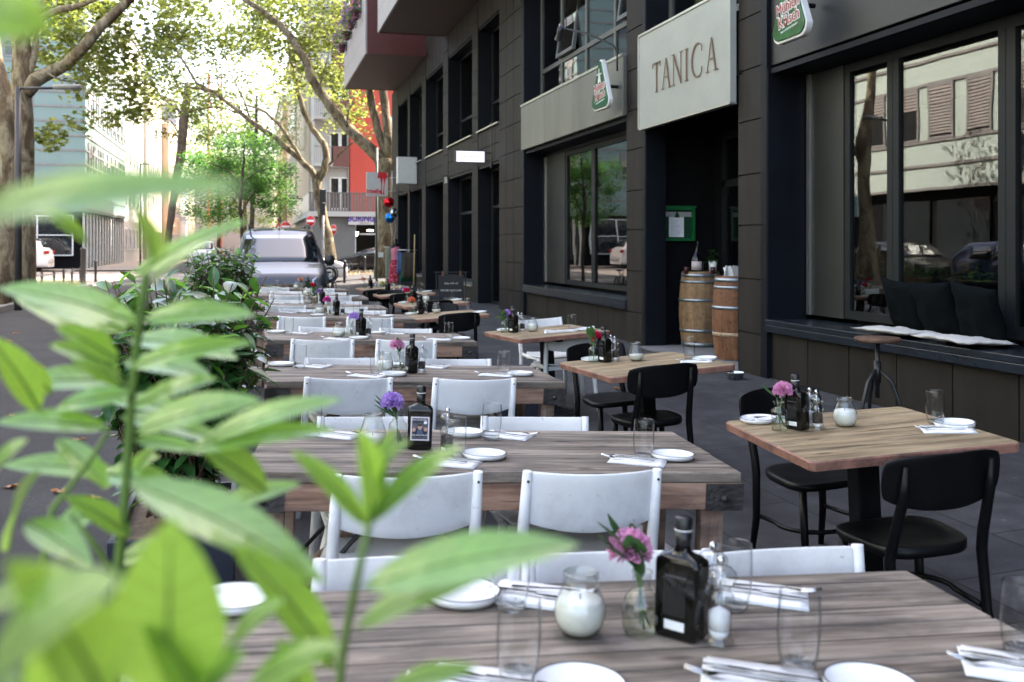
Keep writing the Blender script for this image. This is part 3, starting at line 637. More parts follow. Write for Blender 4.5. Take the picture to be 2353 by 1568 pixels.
def mk_bistro_table():
    t=thing('bistro_table','','table'); m=MB(); rr=random.Random(4)
    n=60; 
    def outline(s_):
        o=[]
        for k in range(4):
            cx,cy=[(1,-1),(1,1),(-1,1),(-1,-1)][k]; a0=[-90,0,90,180][k]
            for j in range(5): a=R(a0+90*j/4); o.append((cx*(.45*s_-.03)+.03*math.cos(a),cy*(.43*s_-.03)+.03*math.sin(a)))
            nx,ny=[(1,1),(-1,1),(-1,-1),(1,-1)][k]
            for j in range(1,8): f=j/8; o.append(((cx+(nx-cx)*f)*.45*s_,(cy+(ny-cy)*f)*.43*s_))
        return o
    top=outline(.988); side=outline(1.0); k=len(top)
    j=[rr.uniform(.996,1.003) for _ in range(k)]
    V=[(x,y,.76) for x,y in top]+[(x*a,y*a,.754) for (x,y),a in zip(side,j)]+[(x*a*.995,y*a*.995,.722) for (x,y),a in zip(side,j)]+[(x*.975,y*.975,.718) for x,y in top]
    m.add(V[:k],[tuple(range(k))]); m.cur=1
    for r in range(3): m.add(V[r*k:(r+2)*k],[(i,(i+1)%k,(i+1)%k+k,i+k) for i in range(k)])
    m.add(V[3*k:],[tuple(range(k-1,-1,-1))])
    m.build('tabletop',[M['tan'],M['edge']],t)
    m=MB().bar((-.3,0,.704),(.3,0,.704),.05,.026).bar((0,-.3,.700),(0,-.026,.700),.05,.026).bar((0,.3,.700),(0,.026,.700),.05,.026); m.build('top_bracket',M['blackm'],t)
    MB().box(-.05,.05,-.05,.05,.03,.686).build('column',M['black'],t,bevel=.006)
    MB().lathe([(.25,0),(.25,.012),(.235,.018),(.22,.018),(.215,.028),(.17,.030),(.165,.042),(.12,.044),(.11,.06),(.07,.062),(.065,.09),(.0001,.09)],32).build('base',M['blackm'],t)
    return t
def mk_white_chair():
    c=thing('white_chair','','chair')
    def bk(x,z): return -.215-.035*(1-(x/.22)**2)-(z-.45)*.12
    m=MB(); rows=[]
    nz=6
    for k in range(nz+1):
        row=[]
        for j in range(13):
            x=-.215+.43*j/12; zt=.785-.006*(1-(x/.215)**2); zb=.605-.030*(1-(x/.215)**2)
            z=zb+(zt-zb)*k/nz; row.append((x,bk(x,z),z))
        rows.append(row)
    m.grid(rows); m.build('backrest',M['white'],c,solid=.012,bevel=.004)
    m=MB(); rows=[]
    for i in range(11):
        v=i/10; y=-.20+.42*v; hw=.205+.02*math.sin(v*math.pi); row=[]
        for j in range(11):
            u=-1+2*j/10; hx=hw*(1-.12*max(0,abs(2*v-1)-.7)/.3)
            row.append((u*hx,y,.452-.018*(1-u*u)*math.sin(math.pi*min(1,v*1.2)) + (.012*u*u if v<.3 else 0)-(.018*((v-.85)/.15)**2 if v>.85 else 0)))
        rows.append(row)
    m.grid(rows); m.build('seat',M['seatgrey'],c,solid=.012,bevel=.003)
    m=MB().box(-.19,.19,-.17,-.155,.405,.442).box(-.19,.19,.175,.19,.405,.428).box(-.2,-.185,-.154,.174,.405,.436).box(.185,.2,-.154,.174,.405,.436); m.build('seat_frame',M['seatgrey'],c)
    for s in (-1,1):
        p=[(s*.232,bk(.215,.787)-.002,.787),(s*.234,bk(.215,.6)-.004,.6),(s*.236,-.215,.45),(s*.243,-.225,.2),(s*.25,-.255,0)]
        MB().tube(p,[.016,.020,.022,.021,.016],10).build('rear_leg',M['white'],c)
        q=MB(); q.M=Matrix.Translation((s*.232,bk(.215,.76)-.018,.755))@Matrix.Rotation(R(90),4,'X'); q.lathe([(.0045,0),(.0045,.004),(.0001,.0045)],8); q.build('screw',M['rust'],c)
        MB().tube([(s*.205,.17,.435),(s*.222,.20,.36),(s*.235,.225,0)],[.02,.024,.016],10).build('front_leg',M['white'],c)
        MB().tube([(s*.232,-.212,.45),(s*.215,-.05,.43),(s*.205,.17,.425)],[.018,.018,.018],8).build('side_rail',M['white'],c)
    return c
def mk_black_chair():
    c=thing('black_chair','','chair')
    def bk(x): return -.215-.045*(1-(x/.22)**2)
    m=MB(); rows=[]
    for k in range(9):
        f=k/8; row=[]
        for j in range(17):
            u=-1+2*j/16; zt=.825-.022*abs(u)**4; zb=.645-.03*(1-u*u)+.02*abs(u)**4
            hw=.240-.012*(abs(2*f-1)**3); x=u*hw
            z=zb+(zt-zb)*f; row.append((x,bk(min(.22,max(-.22,x)))-(z-.5)*.16,z))
        rows.append(row)
    m.grid(rows); m.build('backrest',M['black'],c,solid=.013,bevel=.004)
    m=MB(); R_=[]
    prof=[]
    for k in range(32):
        a=2*math.pi*k/32; ex=.55; cx=math.copysign(abs(math.cos(a))**ex,math.cos(a)); sy=math.copysign(abs(math.sin(a))**ex,math.sin(a))
        prof.append((cx*(.205+.02*sy),sy*.205))
    rows=[]
    for s_,z in ((.0,.438),(.35,.437),(.7,.446),(.93,.458),(1.0,.455),(1.0,.43),(.97,.418)):
        rows.append([(x*s_,y*s_,z+(-.006*(1 if y>0 else -.3)*abs(y)/.2 if z>.44 else 0)) for x,y in prof])
    m.grid(rows,closed=True); m.add([(x*.97,y*.97,.418) for x,y in prof],[tuple(range(31,-1,-1))]); m.build('seat',M['black'],c)
    for s in (-1,1):
        p=[(s*.172,bk(.172)-.026-.29*.16,.79),(s*.174,bk(.172)-.026-.17*.16,.68),(s*.185,-.222,.50),(s*.19,-.205,.43),(s*.195,-.215,.2),(s*.205,-.26,0)]
        MB().tube(p,[.010,.019,.021,.021,.019,.015],10).build('rear_leg',M['black'],c)
        MB().tube([(s*.165,.15,.425),(s*.172,.16,.2),(s*.18,.175,0)],[.019,.019,.014],10).build('front_leg',M['black'],c)
    m=MB(); pts=[(-.19,-.19,.215)]+[(.205*math.cos(R(200-220*k/16)),.02+.175*math.sin(R(200-220*k/16)),.22) for k in range(17)]+[(.19,-.19,.215)]
    m.tube(pts,.011,8); m.build('stretcher_ring',M['black'],c)
    return c
LT=Proto(mk_long_table); BT=Proto(mk_bistro_table); WC=Proto(mk_white_chair); BC=Proto(mk_black_chair)
ORD=['nearest','second','third','fourth','fifth','sixth','seventh','eighth']
TLT,TLB=.037,-.05
LONG=[(.677,1.785),(.868,3.725),(.94,6.075),(.97,8.60),(.86,11.18),(.81,13.02),(.86,15.68),(.80,18.2)]
LROT=[-3,-6,-.5,1,0,0,0,0]
LM=[TR(x,y,gz(x),R(a),TLT) for (x,y),a in zip(LONG,LROT)]
for i,Mx in enumerate(LM): LT(Mx,'%s long weathered wooden table in the row on the asphalt'%ORD[i],'long wooden tables in a row')
BIS=[(2.578,3.687,-5),(2.6,6.15,5),(2.66,8.62,8),(2.22,11.28,2),(2.45,13.4,3),(2.47,16.02,2),(2.43,18.4,2)]
BM=[TR(x,y,gz(x),R(a),TLB) for x,y,a in BIS]
for i,Mx in enumerate(BM): BT(Mx,'%s square worn tan bistro table in the row on the pavement'%ORD[i],'square bistro tables on the pavement')
def chair(P,x,y,rz,label,group): P(TR(x,y,gz(x),R(rz),TLT if x<2 else TLB),label,group)
GW='white chairs at the long tables'; GB='black chairs at the bistro tables'
NEAR={1:[(.47,3.44),(1.11,3.42)],2:[(.51,5.82),(1.225,5.80)],3:[(.525,8.12),(1.2,8.16)]}
FAR={0:[(.35,2.06),(.84,2.02),(1.28,1.98)],1:[(.49,4.02),(1.19,3.98)],2:[(.58,6.32),(1.33,6.30)],3:[(.62,8.82),(1.36,8.82)]}
side=['left','right']
for i in range(8):
    xc,yc=LONG[i]
    nr=NEAR.get(i,[(xc-.40+rnd.uniform(-.04,.04),yc-.46+rnd.uniform(-.08,.03)),(xc+.33+rnd.uniform(-.04,.04),yc-.46+rnd.uniform(-.08,.03))] if i>0 else []); fr=FAR.get(i,[(xc-.35,yc+.24),(xc+.40,yc+.24)] if i<7 else [])
    for k,(x,y) in enumerate(nr): chair(WC,x,y,rnd.uniform(-2,2),'white plastic chair at the %s long table, camera side, %s of the pair'%(ORD[i],side[k]),GW)
    for k,(x,y) in enumerate(fr):
        nm=side[k] if len(fr)==2 else ['left','middle','right'][k]
        chair(WC,x,y,180+rnd.uniform(-5,5),'white plastic chair at the %s long table, far side, %s one'%(ORD[i],nm),GW)
def bpos(px,py,z=.82):
    r=ray(px,py); k=(gz(2.5)+z-CAMH)/r.z; p=r*k; return p.x,p.y
x,y=bpos(2142,1012,.83); chair(BC,x-.01,y+.13,-3,'black wooden chair at the nearest bistro table, its back towards the camera',GB)
x,y=bpos(1815,893,.83); chair(BC,x,y-.25,183,'black wooden chair on the far side of the nearest bistro table',GB)
x,y=bpos(1524,831,.83); chair(BC,x,y+.20,2,'black wooden chair at the second bistro table, its back towards the camera',GB)
x,y=bpos(1386,787,.83); chair(BC,x,y-.25,184,'black wooden chair on the far side of the second bistro table',GB)
x,y=bpos(1312,759,.785); chair(WC,x,y+.25,5,'white plastic chair at the third bistro table, its back towards the camera','white chairs at a bistro table')
x,y=bpos(1254,737,.785); chair(WC,x,y-.25,186,'white plastic chair on the far side of the third bistro table','white chairs at a bistro table')
for (px,py,rz,l) in [(1058,714,2,'black chair at the fourth bistro table, its back towards the camera'),(1020,696,182,'black chair on the far side of the fourth bistro table'),
    (1004,688,2,'black chair at the fifth bistro table, its back towards the camera'),(985,679.5,182,'black chair on the far side of the fifth bistro table'),
    (932,671,2,'black chair at the sixth bistro table, its back towards the camera'),(905,664.5,182,'black chair on the far side of the sixth bistro table'),(868,661,2,'black chair at the seventh bistro table, its back towards the camera')]:
    x,y=bpos(px,py,.83); chair(BC,x,y+(.20 if rz<90 else -.22),rz,l,GB)
# ---------------------------------------------------------------- tableware makers
def mk_plate():
    p=thing('plate','','plate')
    MB().lathe([(.0001,.004),(.055,.004),(.066,.006),(.076,.016),(.0815,.0195),(.084,.019),(.084,.012),(.078,.002),(.0001,.0005)],36).build('dish',M['china'],p)
    MB().lathe([(.0800,.0198),(.0830,.0204),(.0845,.0192)],36).build('rim_line',M['rimline'],p)
    return p
def mk_glass():
    g=thing('tumbler','','glass')
    MB().lathe([(.0255,.0012),(.030,.006),(.0345,.03),(.0375,.065),(.0372,.095),(.0352,.134),(.0346,.1355),(.0338,.134),(.0357,.095),(.0360,.065),(.0330,.032),(.029,.018),(.0001,.0165)],28).build('bowl',M['glass'],g)
    MB().lathe([(.0001,.001),(.0245,.001),(.0285,.006),(.0298,.014),(.0285,.0158),(.0001,.0150)],28).build('thick_base',M['base'],g)
    return g
def mk_candle(low=False):
    c=thing('candle_jar','','candle')
    o=[(.024,.001),(.034,.004),(.044,.02),(.0485,.036),(.048,.05)]
    for k in range(8): z=.054+k*.0062; r=.0475-.0021*k; o+= [(r,z),(r-.0022,z+.0031)]
    o+=[(.030,.103),(.0335,.106),(.0335,.114),(.031,.116),(.029,.113),(.028,.105)]
    MB().lathe(o,32).build('jar',M['ribglass'],c)
    MB().lathe([(.0001,.006),(.033,.006),(.043,.021),(.0472,.036),(.0472,.040),(.0001,.039)] if low else [(.0001,.006),(.033,.006),(.043,.021),(.0472,.036),(.0465,.05),(.043,.062),(.040,.066),(.0001,.064)],28).build('wax',M['wax'],c)
    MB().tube([(0,0,.038 if low else .064),(0,0,.048 if low else .074)],.0015,5).build('wick',M['rimline'],c)
    return c
def mk_mill(fill):
    def f():
        g=thing('spice_mill','','mill')
        MB().lathe([(.0275,.0),(.0275,.006),(.023,.011),(.0215,.016),(.0215,.072),(.0255,.078),(.0255,.086),(.018,.094),(.0165,.098),(.025,.106),(.029,.117),(.028,.127),(.020,.135),(.009,.139),(.0001,.140)],24).build('body',M['acryl'],g)
        MB().lathe([(.0001,.026),(.0195,.026),(.0195,.062 if fill=='pepper' else .055),(.014,.066 if fill=='pepper' else .059),(.0001,.067)],20).build('contents',M[fill],g)
        MB().lathe([(.0001,.012),(.016,.012),(.019,.024),(.0001,.0245)],16).build('grinder',M['salt'],g)
        MB().tube([(0,0,.068),(0,0,.14)],.0022,6).lathe([(.0001,.139),(.006,.141),(.0075,.147),(.006,.153),(.0001,.156)],14).build('knob',M['steel'],g)
        return g
    return f
def rsq(h,r,n=4):
    o=[]
    for cx,cy,a0 in ((1,-1,-90),(1,1,0),(-1,1,90),(-1,-1,180)):
        for k in range(n+1): a=R(a0+90*k/n); o.append((cx*(h-r)+r*math.cos(a),cy*(h-r)+r*math.sin(a)))
    return o
def mk_bottle(label=False):
    def f():
        b=thing('oil_bottle','','bottle'); m=MB(); rows=[]
        for h,r,z in ((.030,.006,0),(.0375,.007,.004),(.0385,.008,.02),(.0395,.008,.148),(.0385,.010,.157),(.033,.02,.166),(.022,.02,.171),(.0175,.0174,.176),(.0165,.0164,.185),(.0160,.0159,.205)):
            kx,ky=(1.22,.74) if h>.021 else (1,1); rows.append([(x*kx,y*ky,z) for x,y in rsq(h,r)])
        m.grid(rows,closed=True); m.add(rows[0],[tuple(range(len(rows[0])-1,-1,-1))]); m.build('body',M['bottle'],b)
        MB().lathe([(.0165,.186),(.0172,.187),(.0172,.216),(.0150,.2165)],20).lathe([(.0180,.2175),(.0180,.240),(.0165,.2425),(.0001,.243)],20).build('cap',M['cap'],b)
        MB().lathe([(.0178,.2150),(.0184,.2155),(.0184,.2175),(.0178,.218)],20).build('ring',M['whitering'],b)
        if label:
            B0=Matrix.Translation((0,-.0298,.083))@FACE_NY@Matrix.Scale(1.08,4)
            def pl(x0,x1,y0,y1,z,m,n):
                q=MB(); q.M=B0; q.box(x0,x1,y0,y1,z-.0006,z); return q.build(n,m,b)
            a=pl(-.033,.033,-.042,.042,.0004,mat('label_paper',(.62,.56,.62),.6,var=.02),'label')
            pl(-.028,.028,-.037,.037,.0009,mat('label_ink',(.02,.022,.045),.6,var=.05),'label_field')
            pl(-.026,.026,-.034,.020,.0013,mat('label_backdrop',(.09,.09,.10),.7,var=.5,vs=60),'label_photo')
            def disc(x,y,rx,ry,z,m,n):
                q=MB(); q.M=B0; q.add([(x+rx*math.cos(R(20*k)),y+ry*math.sin(R(20*k)),z) for k in range(18)],[tuple(range(18))]); q.build(n,m,b,fix=False)
            sk=mat('printed_skin',(.50,.30,.22),.7); dk=mat('printed_black',(.015,.016,.024),.7); bl=mat('printed_blue',(.06,.10,.17),.7)
            disc(0,-.014,.024,.017,.0016,dk,'printed_shirt'); disc(0,-.014,.010,.014,.0019,bl,'printed_apron'); disc(0,.006,.0075,.0095,.0020,sk,'printed_face'); disc(0,.0125,.0078,.004,.0023,dk,'printed_cap')
            disc(-.021,-.004,.006,.007,.0020,sk,'printed_hand'); disc(.020,-.002,.007,.007,.0020,sk,'printed_hand'); disc(.019,.022,.006,.0055,.0020,M['paper'],'printed_seal')
            text('OLIO CUGNARELLI',.0065,M['paper'],b,B0@Matrix.Translation((0,.031,.0014)),ext=.0002); text('ONE MAN, ONE OIL',.0062,M['paper'],b,B0@Matrix.Translation((0,-.0225,.0026)),ext=.0002)
        else:
            q=MB(); q.M=Matrix.Translation((0,-.0296,.07))@FACE_NY
            q.box(-.022,.022,-.05,-.032,-.0004,.0004); q.build('label',M['paper'],b)
            q=MB(); q.M=Matrix.Translation((0,-.0296,.07))@FACE_NY
            for k in range(9): q.box(-.024+.0055*k,-.0231+.0055*k,-.022,.045-.004*(k%3),-.0004,.0003)
            q.box(-.024,.024,.055,.058,-.0004,.0003); q.build('print',mat('label_print',(.07,.07,.07),.6),b)
        return b
    return f
def carnation(m,c,r,rr,n=70):
    for k in range(n):
        f=(k+.5)/n; th=2.399*k; ph=math.acos(1-1.15*f); d=Vector((math.sin(ph)*math.cos(th),math.sin(ph)*math.sin(th),math.cos(ph)))
        t=d.cross(Vector((.3,.2,1))).normalized(); u=d.cross(t); a=rr.uniform(0,6.28); t,u=t*math.cos(a)+u*math.sin(a),u*math.cos(a)-t*math.sin(a)
        base=Vector(c)+d*r*.25; w=r*.42; V=[base-t*w*.15,base+t*w*.15]; 
        for q in range(6): s_=-1+2*q/5; V.append(base+d*r*(.72+.12*(q%2)+rr.uniform(-.08,.1))+t*s_*-w+u*rr.uniform(-.16,.16)*r)
        m.add(V,[tuple(range(8))])
def sprig(m,p0,d,l,w,rr,droop=.2):
    p0=Vector(p0); d=Vector(d).normalized(); s_=d.cross(Vector((0,0,1))).normalized(); s_=(s_+Vector((0,0,rr.uniform(-.4,.4)))).normalized(); rows=[]
    for k in range(6):
        f=k/5; ww=w*math.sin(math.pi*min(.98,f*.93+.04))**.8; c=p0+d*l*f+Vector((0,0,-droop*l*f*f)); nrm=d.cross(s_)
        rows.append([c-s_*ww+nrm*ww*.25,c,c+s_*ww+nrm*ww*.25])
    m.grid([[tuple(p) for p in r] for r in rows])
def mk_vase(cols,seed,leaves,round_=False):
    def f():
        rr=random.Random(seed); v=thing('flower_vase','','vase')
        if round_: prof=[(.022,.001),(.030,.004),(.0345,.02),(.0345,.05),(.031,.068),(.020,.083),(.0165,.09),(.0175,.112),(.0195,.114),(.0195,.117),(.0165,.117)]
        else: prof=[(.024,.001),(.031,.004),(.032,.012),(.032,.075),(.030,.084),(.021,.092),(.019,.098),(.019,.112),(.0235,.114),(.0235,.119),(.018,.119)]
        MB().lathe(prof,26).build('bottle',M['ribglass'],v)
        MB().lathe([(.0001,.004),(.0295,.005),(.0305,.015),(.0305,.045),(.0001,.046)],22).build('water',M['water'],v)
        st=MB()
        for k,c in enumerate(cols):
            a=rr.uniform(0,6.28) if len(cols)>1 else rr.choice([.3,2.8,3.6]); out=.02+.012*k
            tip=Vector((math.cos(a)*out*1.2,math.sin(a)*out,.150+.012*k)); 
            st.tube([(-.3*tip.x*.6,-.01,.012),(tip.x*.2,tip.y*.2,.09),tip],.0022,6)
            m=MB(); carnation(m,tip+Vector((0,0,.002)),.038,rr,90); m.build('carnation',M['fl_'+c],v,fix=False)
        lf=MB()
        for k in range(leaves):
            a=rr.uniform(1.6,4.8); e=rr.uniform(.5,1.4); d=(math.cos(a)*math.cos(e),math.sin(a)*math.cos(e)*.5,math.sin(e)); p=Vector((math.cos(a)*.008,math.sin(a)*.008,.105+rr.uniform(0,.04)))
            st.tube([(0,0,.02),(p.x*.5,p.y*.5,.09),p],.0018,5); sprig(lf,p,d,rr.uniform(.08,.12),.019+.005*rr.random(),rr,.15)
        sprig(lf,(.0,-.005,.065),(.3,-.2,-.8),.045,.013,rr)
        st.build('stems',M['stem'],v); lf.build('leaves',M['vleaf'],v,fix=False)
        return v
    return f
def mk_napkin():
    n=thing('paper_napkin','','napkin'); m=MB(); rows=[]
    for k,(s_,z,a) in enumerate(((1,.0012,0),(.97,.0032,1.5),(.95,.0052,-1.5))):
        q=MB(); q.M=Matrix.Rotation(R(a),4,'Z')
        g=[[(-.105*s_+.21*s_*i/10,-.075*s_+.15*s_*j/4,z+.0008*mnoise.noise(Vector((i*.7,j*.9,k)))) for j in range(5)] for i in range(11)]
        m.M=q.M; m.grid(g)
    m.build('fold',M['paper'],n,solid=.0007); return n
def mk_fork():
    f=thing('fork','','fork'); m=MB()
    rows=[]
    for x,w_,z,t in ((-.10,.007,.004,.002),(-.03,.004,.006,.002),(.02,.003,.009,.0025),(.04,.008,.008,.0015),(.055,.012,.006,.0012)):
        rows.append([(x,-w_,z),(x,w_,z),(x,w_,z+t),(x,-w_,z+t)])
    m.grid(rows,closed=True,smooth=False)
    for y in (-.0098,-.0033,.0033,.0098): m.tube([(.054,y,.0068),(.075,y,.0095),(.10,y*.95,.016)],[.0016,.0015,.0009],5)
    m.build('fork_body',M['steel'],f); return f
def mk_knife():
    f=thing('knife','','knife'); m=MB(); m.bar((-.11,0,.006),(0,0,.006),.009,.005); rows=[]
    for x,w_ in ((0,.004),(.03,.009),(.08,.0085),(.105,.003)): rows.append([(x,-w_,.0045),(x,w_*.5,.0045),(x,w_*.5,.0062),(x,-w_,.006)])
    m.grid(rows,closed=True,smooth=False); m.build('knife_body',M['steel'],f); return f
P_={'plate':Proto(mk_plate),'glass':Proto(mk_glass),'candle':Proto(mk_candle),'candle_low':Proto(lambda: mk_candle(True)),'pep':Proto(mk_mill('pepper')),'salt':Proto(mk_mill('salt')),'bottle':Proto(mk_bottle()),'lab':Proto(mk_bottle(True)),'nap':Proto(mk_napkin),'fork':Proto(mk_fork),'knife':Proto(mk_knife)}
GRP={'plate':'white side plates on the tables','glass':'clear tumblers on the tables','candle':'candle jars on the tables','pep':'pepper mills on the tables','salt':'salt mills on the tables','bottle':'dark oil bottles on the tables','lab':'dark oil bottles on the tables','nap':'white paper napkins on the tables','fork':'forks laid on the napkins','knife':'knives laid on the napkins','vase':'flower vases on the tables'}
def onT(px,py,Mt,h):
    p0=Mt@Vector((0,0,h)); n=Mt.to_3x3()@Vector((0,0,1)); r=ray(px,py); k=(p0-Vector((0,0,CAMH))).dot(n)/r.dot(n)
    return Mt.inverted()@(r*k+Vector((0,0,CAMH)))
KS={'glass':1.08,'candle':1.08,'pep':1.12,'salt':1.12,'vase':1.1}
def put(kind,tab,h,lx,ly,rz,label,proto=None):
    Mt=tab@Matrix.Translation((lx,ly,h+.0005))@Matrix.Rotation(R(rz),4,'Z')@Matrix.Scale(KS.get(kind,1),4); return (proto or P_[kind])(Mt,label,GRP[kind])
def setting(tab,h,lx,ly,rz,where,tn,cut=True):
    put('nap',tab,h,lx,ly,rz,'white folded napkin at the %s place of the %s'%(where,tn))
    if cut:
        c,s_=math.cos(R(rz)),math.sin(R(rz))
        def o(dx,dy): return lx+c*dx-s_*dy,ly+s_*dx+c*dy
        x,y=o(.035,.022); put('fork',tab,h+.0065,x,y,rz+3,'steel fork on the napkin at the %s place of the %s'%(where,tn))
        x,y=o(-.0,-.016); put('knife',tab,h+.0065,x,y,rz-3,'steel knife on the napkin at the %s place of the %s'%(where,tn))
FLW={0:(['pink'],8),1:(['purple'],5),2:(['pink'],2),3:(['purple'],0),4:(['magenta'],0),5:(['lilac'],4),6:(['red'],5),7:(['peach'],3)}
BFL={0:(['pink'],1),1:(['red'],3),2:(['lilac'],4),3:(['coral'],1),4:(['red','purple'],3),5:(['yellow'],1),6:(['peach'],2)}
FD={'pink':'pink carnation','purple':'purple carnation','red':'red carnation','coral':'coral carnation','lilac':'lilac flower','yellow':'yellow flower','peach':'peach flower','magenta':'magenta carnation'}
LI={0:dict(plate=[('far left',540,1372),('far middle',1063,1375),('near left',1330,1592),('near right',2000,1590)],glass=[('near left',1188,1562),('far middle',1172,1402),('near right',1832,1541),('far right',1683,1401),('right end',2345,1506)],candle=[(1330,1456)],vase=[(1470,1458)],bottle=[(1562,1462)],salt=[(1650,1478)],pep=[(1632,1436)],
      nap=[('near right',1745,1568),('far middle',1235,1372),('far right',1748,1368),('right end',2345,1540),('near left',1110,1580)]),
 1:dict(plate=[('far left',640,996),('far right',1065,1000),('near left',1112,1051),('near right',1545,1053)],glass=[('far left',715,1003),('far right',1128,1011),('near left',1045,1051),('near right',1477,1053)],candle=[(855,1026)],vase=[(912,1028)],lab=[(963,1032)],pep=[(1025,1044)],nap=[('near left',1035,1064),('near right',1465,1061),('far left',772,1000),('far right',1165,1002)]),
 2:dict(plate=[('far left',645,839),('far right',898,841),('near left',902,863),('near right',1195,862)],glass=[('far left',688,846),('near left',864,861),('near right',1156,861)],candle=[(884,856)],vase=[(918,857)],bottle=[(944,857)],pep=[(968,858)],nap=[('near left',845,865),('near right',1140,863),('far left',718,843),('far right',991,844)]),
 3:dict(plate=[('far left',634.5,765),('far right',866,767),('near left',824.5,779),('near right',1059.5,780)],glass=[('far left',662.5,769),('near left',799.5,776),('far right',885.7,771.5),('near right',1029.5,779.5)],candle=[(777.5,775)],vase=[(804.5,774.5)],bottle=[(827.5,774.5)],pep=[(845.7,774.5)],nap=[('near left',775,780),('near right',1009,781),('far left',688,766),('far right',908,767)]),
 4:dict(plate=[('near left',729.5,726),('near right',888,728),('far right',800.7,718),('far left',698,718)],glass=[('near left',710.7,724.5),('far right',817,720.7),('near right',867,726),('far left',613,715.7)],candle=[(734,722.7)],vase=[(755,725)],bottle=[(771.5,724.5)],pep=[(786.5,725)],nap=[('far left',660,717.5),('far right',845,719)]),
 5:dict(glass=[('near left',693,699.2),('far left',619.5,693)],candle=[(704.5,698)],vase=[(725,699.5)],bottle=[(739,700)],salt=[(752.5,699.5)],nap=[('far left',640,693.5)]),
 6:dict(plate=[('right end',815,682)],glass=[('right end',800,681),('near left',690,681)],candle=[(703,680)],vase=[(712,681.5)],bottle=[(722,680)]),
 7:dict(plate=[('right end',760,667)],glass=[('right end',772,667.5),('left end',640,668)],candle=[(682,666)],vase=[(695,667)],bottle=[(708,667)])}
BI={0:dict(plate=[('left',1736,966),('right',2236,975.6)],glass=[('right',2149.6,974.6)],vase=[(1792,990)],bottle=[(1832,987)],pep=[(1879,987)],salt=[(1863.6,981)],candle=[(1942.4,979.5)],nap=[('right',2177,988.6),('left',1775,960)]),
 1:dict(plate=[('left',1336,822),('right',1629.5,826.3)],glass=[('right',1584,823.5)],vase=[(1364,832)],bottle=[(1390,832.5)],pep=[(1414.5,830.7)],salt=[(1406,827)],candle=[(1462,829)],nap=[('right',1600,831)]),
 2:dict(plate=[('left',1144,757),('right',1345,759)],glass=[('right',1315,760.6)],vase=[(1160,765)],bottle=[(1180,764.5)],pep=[(1200.5,762.5)],salt=[(1193,760)],candle=[(1224,762)],nap=[('right',1295,761.5)]),
 3:dict(plate=[('left',935,719),('right',1105.5,719)],glass=[('right',1074,714)],vase=[(951,723)],bottle=[(965,722.5)],pep=[(978,721.7)],candle=[(1002.7,720)]),
 4:dict(plate=[('left',928,697),('right',1057.5,690)],glass=[('right',1039.5,690.5)],vase=[(936.7,696)],bottle=[(949.5,695)],pep=[(961,694)],candle=[(975,692)]),
 5:dict(plate=[('right',984,671)],glass=[('right',968,671.5)],vase=[(879,674)],bottle=[(889.5,674)],salt=[(899,672)],candle=[(913,671)]),
 6:dict(vase=[(838,663.5)],bottle=[(851.5,663)],salt=[(862,661.5)],candle=[(873,661)])}
def lay(items,tabs,h,nm,fl,hw,hd):
    for i,d in items.items():
        tab=tabs[i]; tn=nm%ORD[i]
        for kind,lst in d.items():
            for it in lst:
                where=it[0] if isinstance(it[0],str) else None; px,py=it[-2:]
                p=onT(px,py,tab,h); lx=max(-hw,min(hw,p.x)); ly=max(-hd,min(hd,p.y))
                if kind=='plate': put(kind,tab,h,lx,ly,0,'small white plate at the %s place of the %s'%(where,tn))
                elif kind=='glass': put(kind,tab,h,lx,ly,rnd.uniform(0,360),'clear tumbler at the %s place of the %s'%(where,tn))
                elif kind=='candle': put(kind,tab,h,lx,ly,rnd.uniform(0,90),'ribbed glass jar with white candle on the %s'%tn,P_['candle_low'] if i in (1,3,5) else None)
                elif kind=='pep': put(kind,tab,h,lx,ly,0,'clear pepper mill full of black peppercorns on the %s'%tn)
                elif kind=='salt': put(kind,tab,h,lx,ly,0,'clear mill filled with white salt on the %s'%tn)
                elif kind=='bottle': put(kind,tab,h,lx,ly,(-48 if nm.endswith('long table') else -66) if i==0 else rnd.uniform(-82,-66),'square dark oil bottle with black cap on the %s'%tn)
                elif kind=='lab': put(kind,tab,h,lx,ly,-5,'dark oil bottle with a portrait label facing the camera on the %s'%tn)
                elif kind=='vase':
                    cols,lv=fl[i]; put(kind,tab,h,lx,ly,0,'glass bottle vase with %s on the %s'%(' and '.join(FD[c] for c in cols),tn),Proto(mk_vase(cols,i*3+len(nm),lv,round_=(i==0 and nm.endswith('long table')))))
                elif kind=='nap':
                    rz=(153 if 'far' not in where else -27)+rnd.uniform(-6,6)
                    if where=='right end': rz=150
                    setting(tab,h,lx,ly,rz,where,tn)
lay(LI,LM,.75,'%s long table',FLW,.80,.34)
lay(BI,BM,.76,'%s bistro table',BFL,.40,.36)
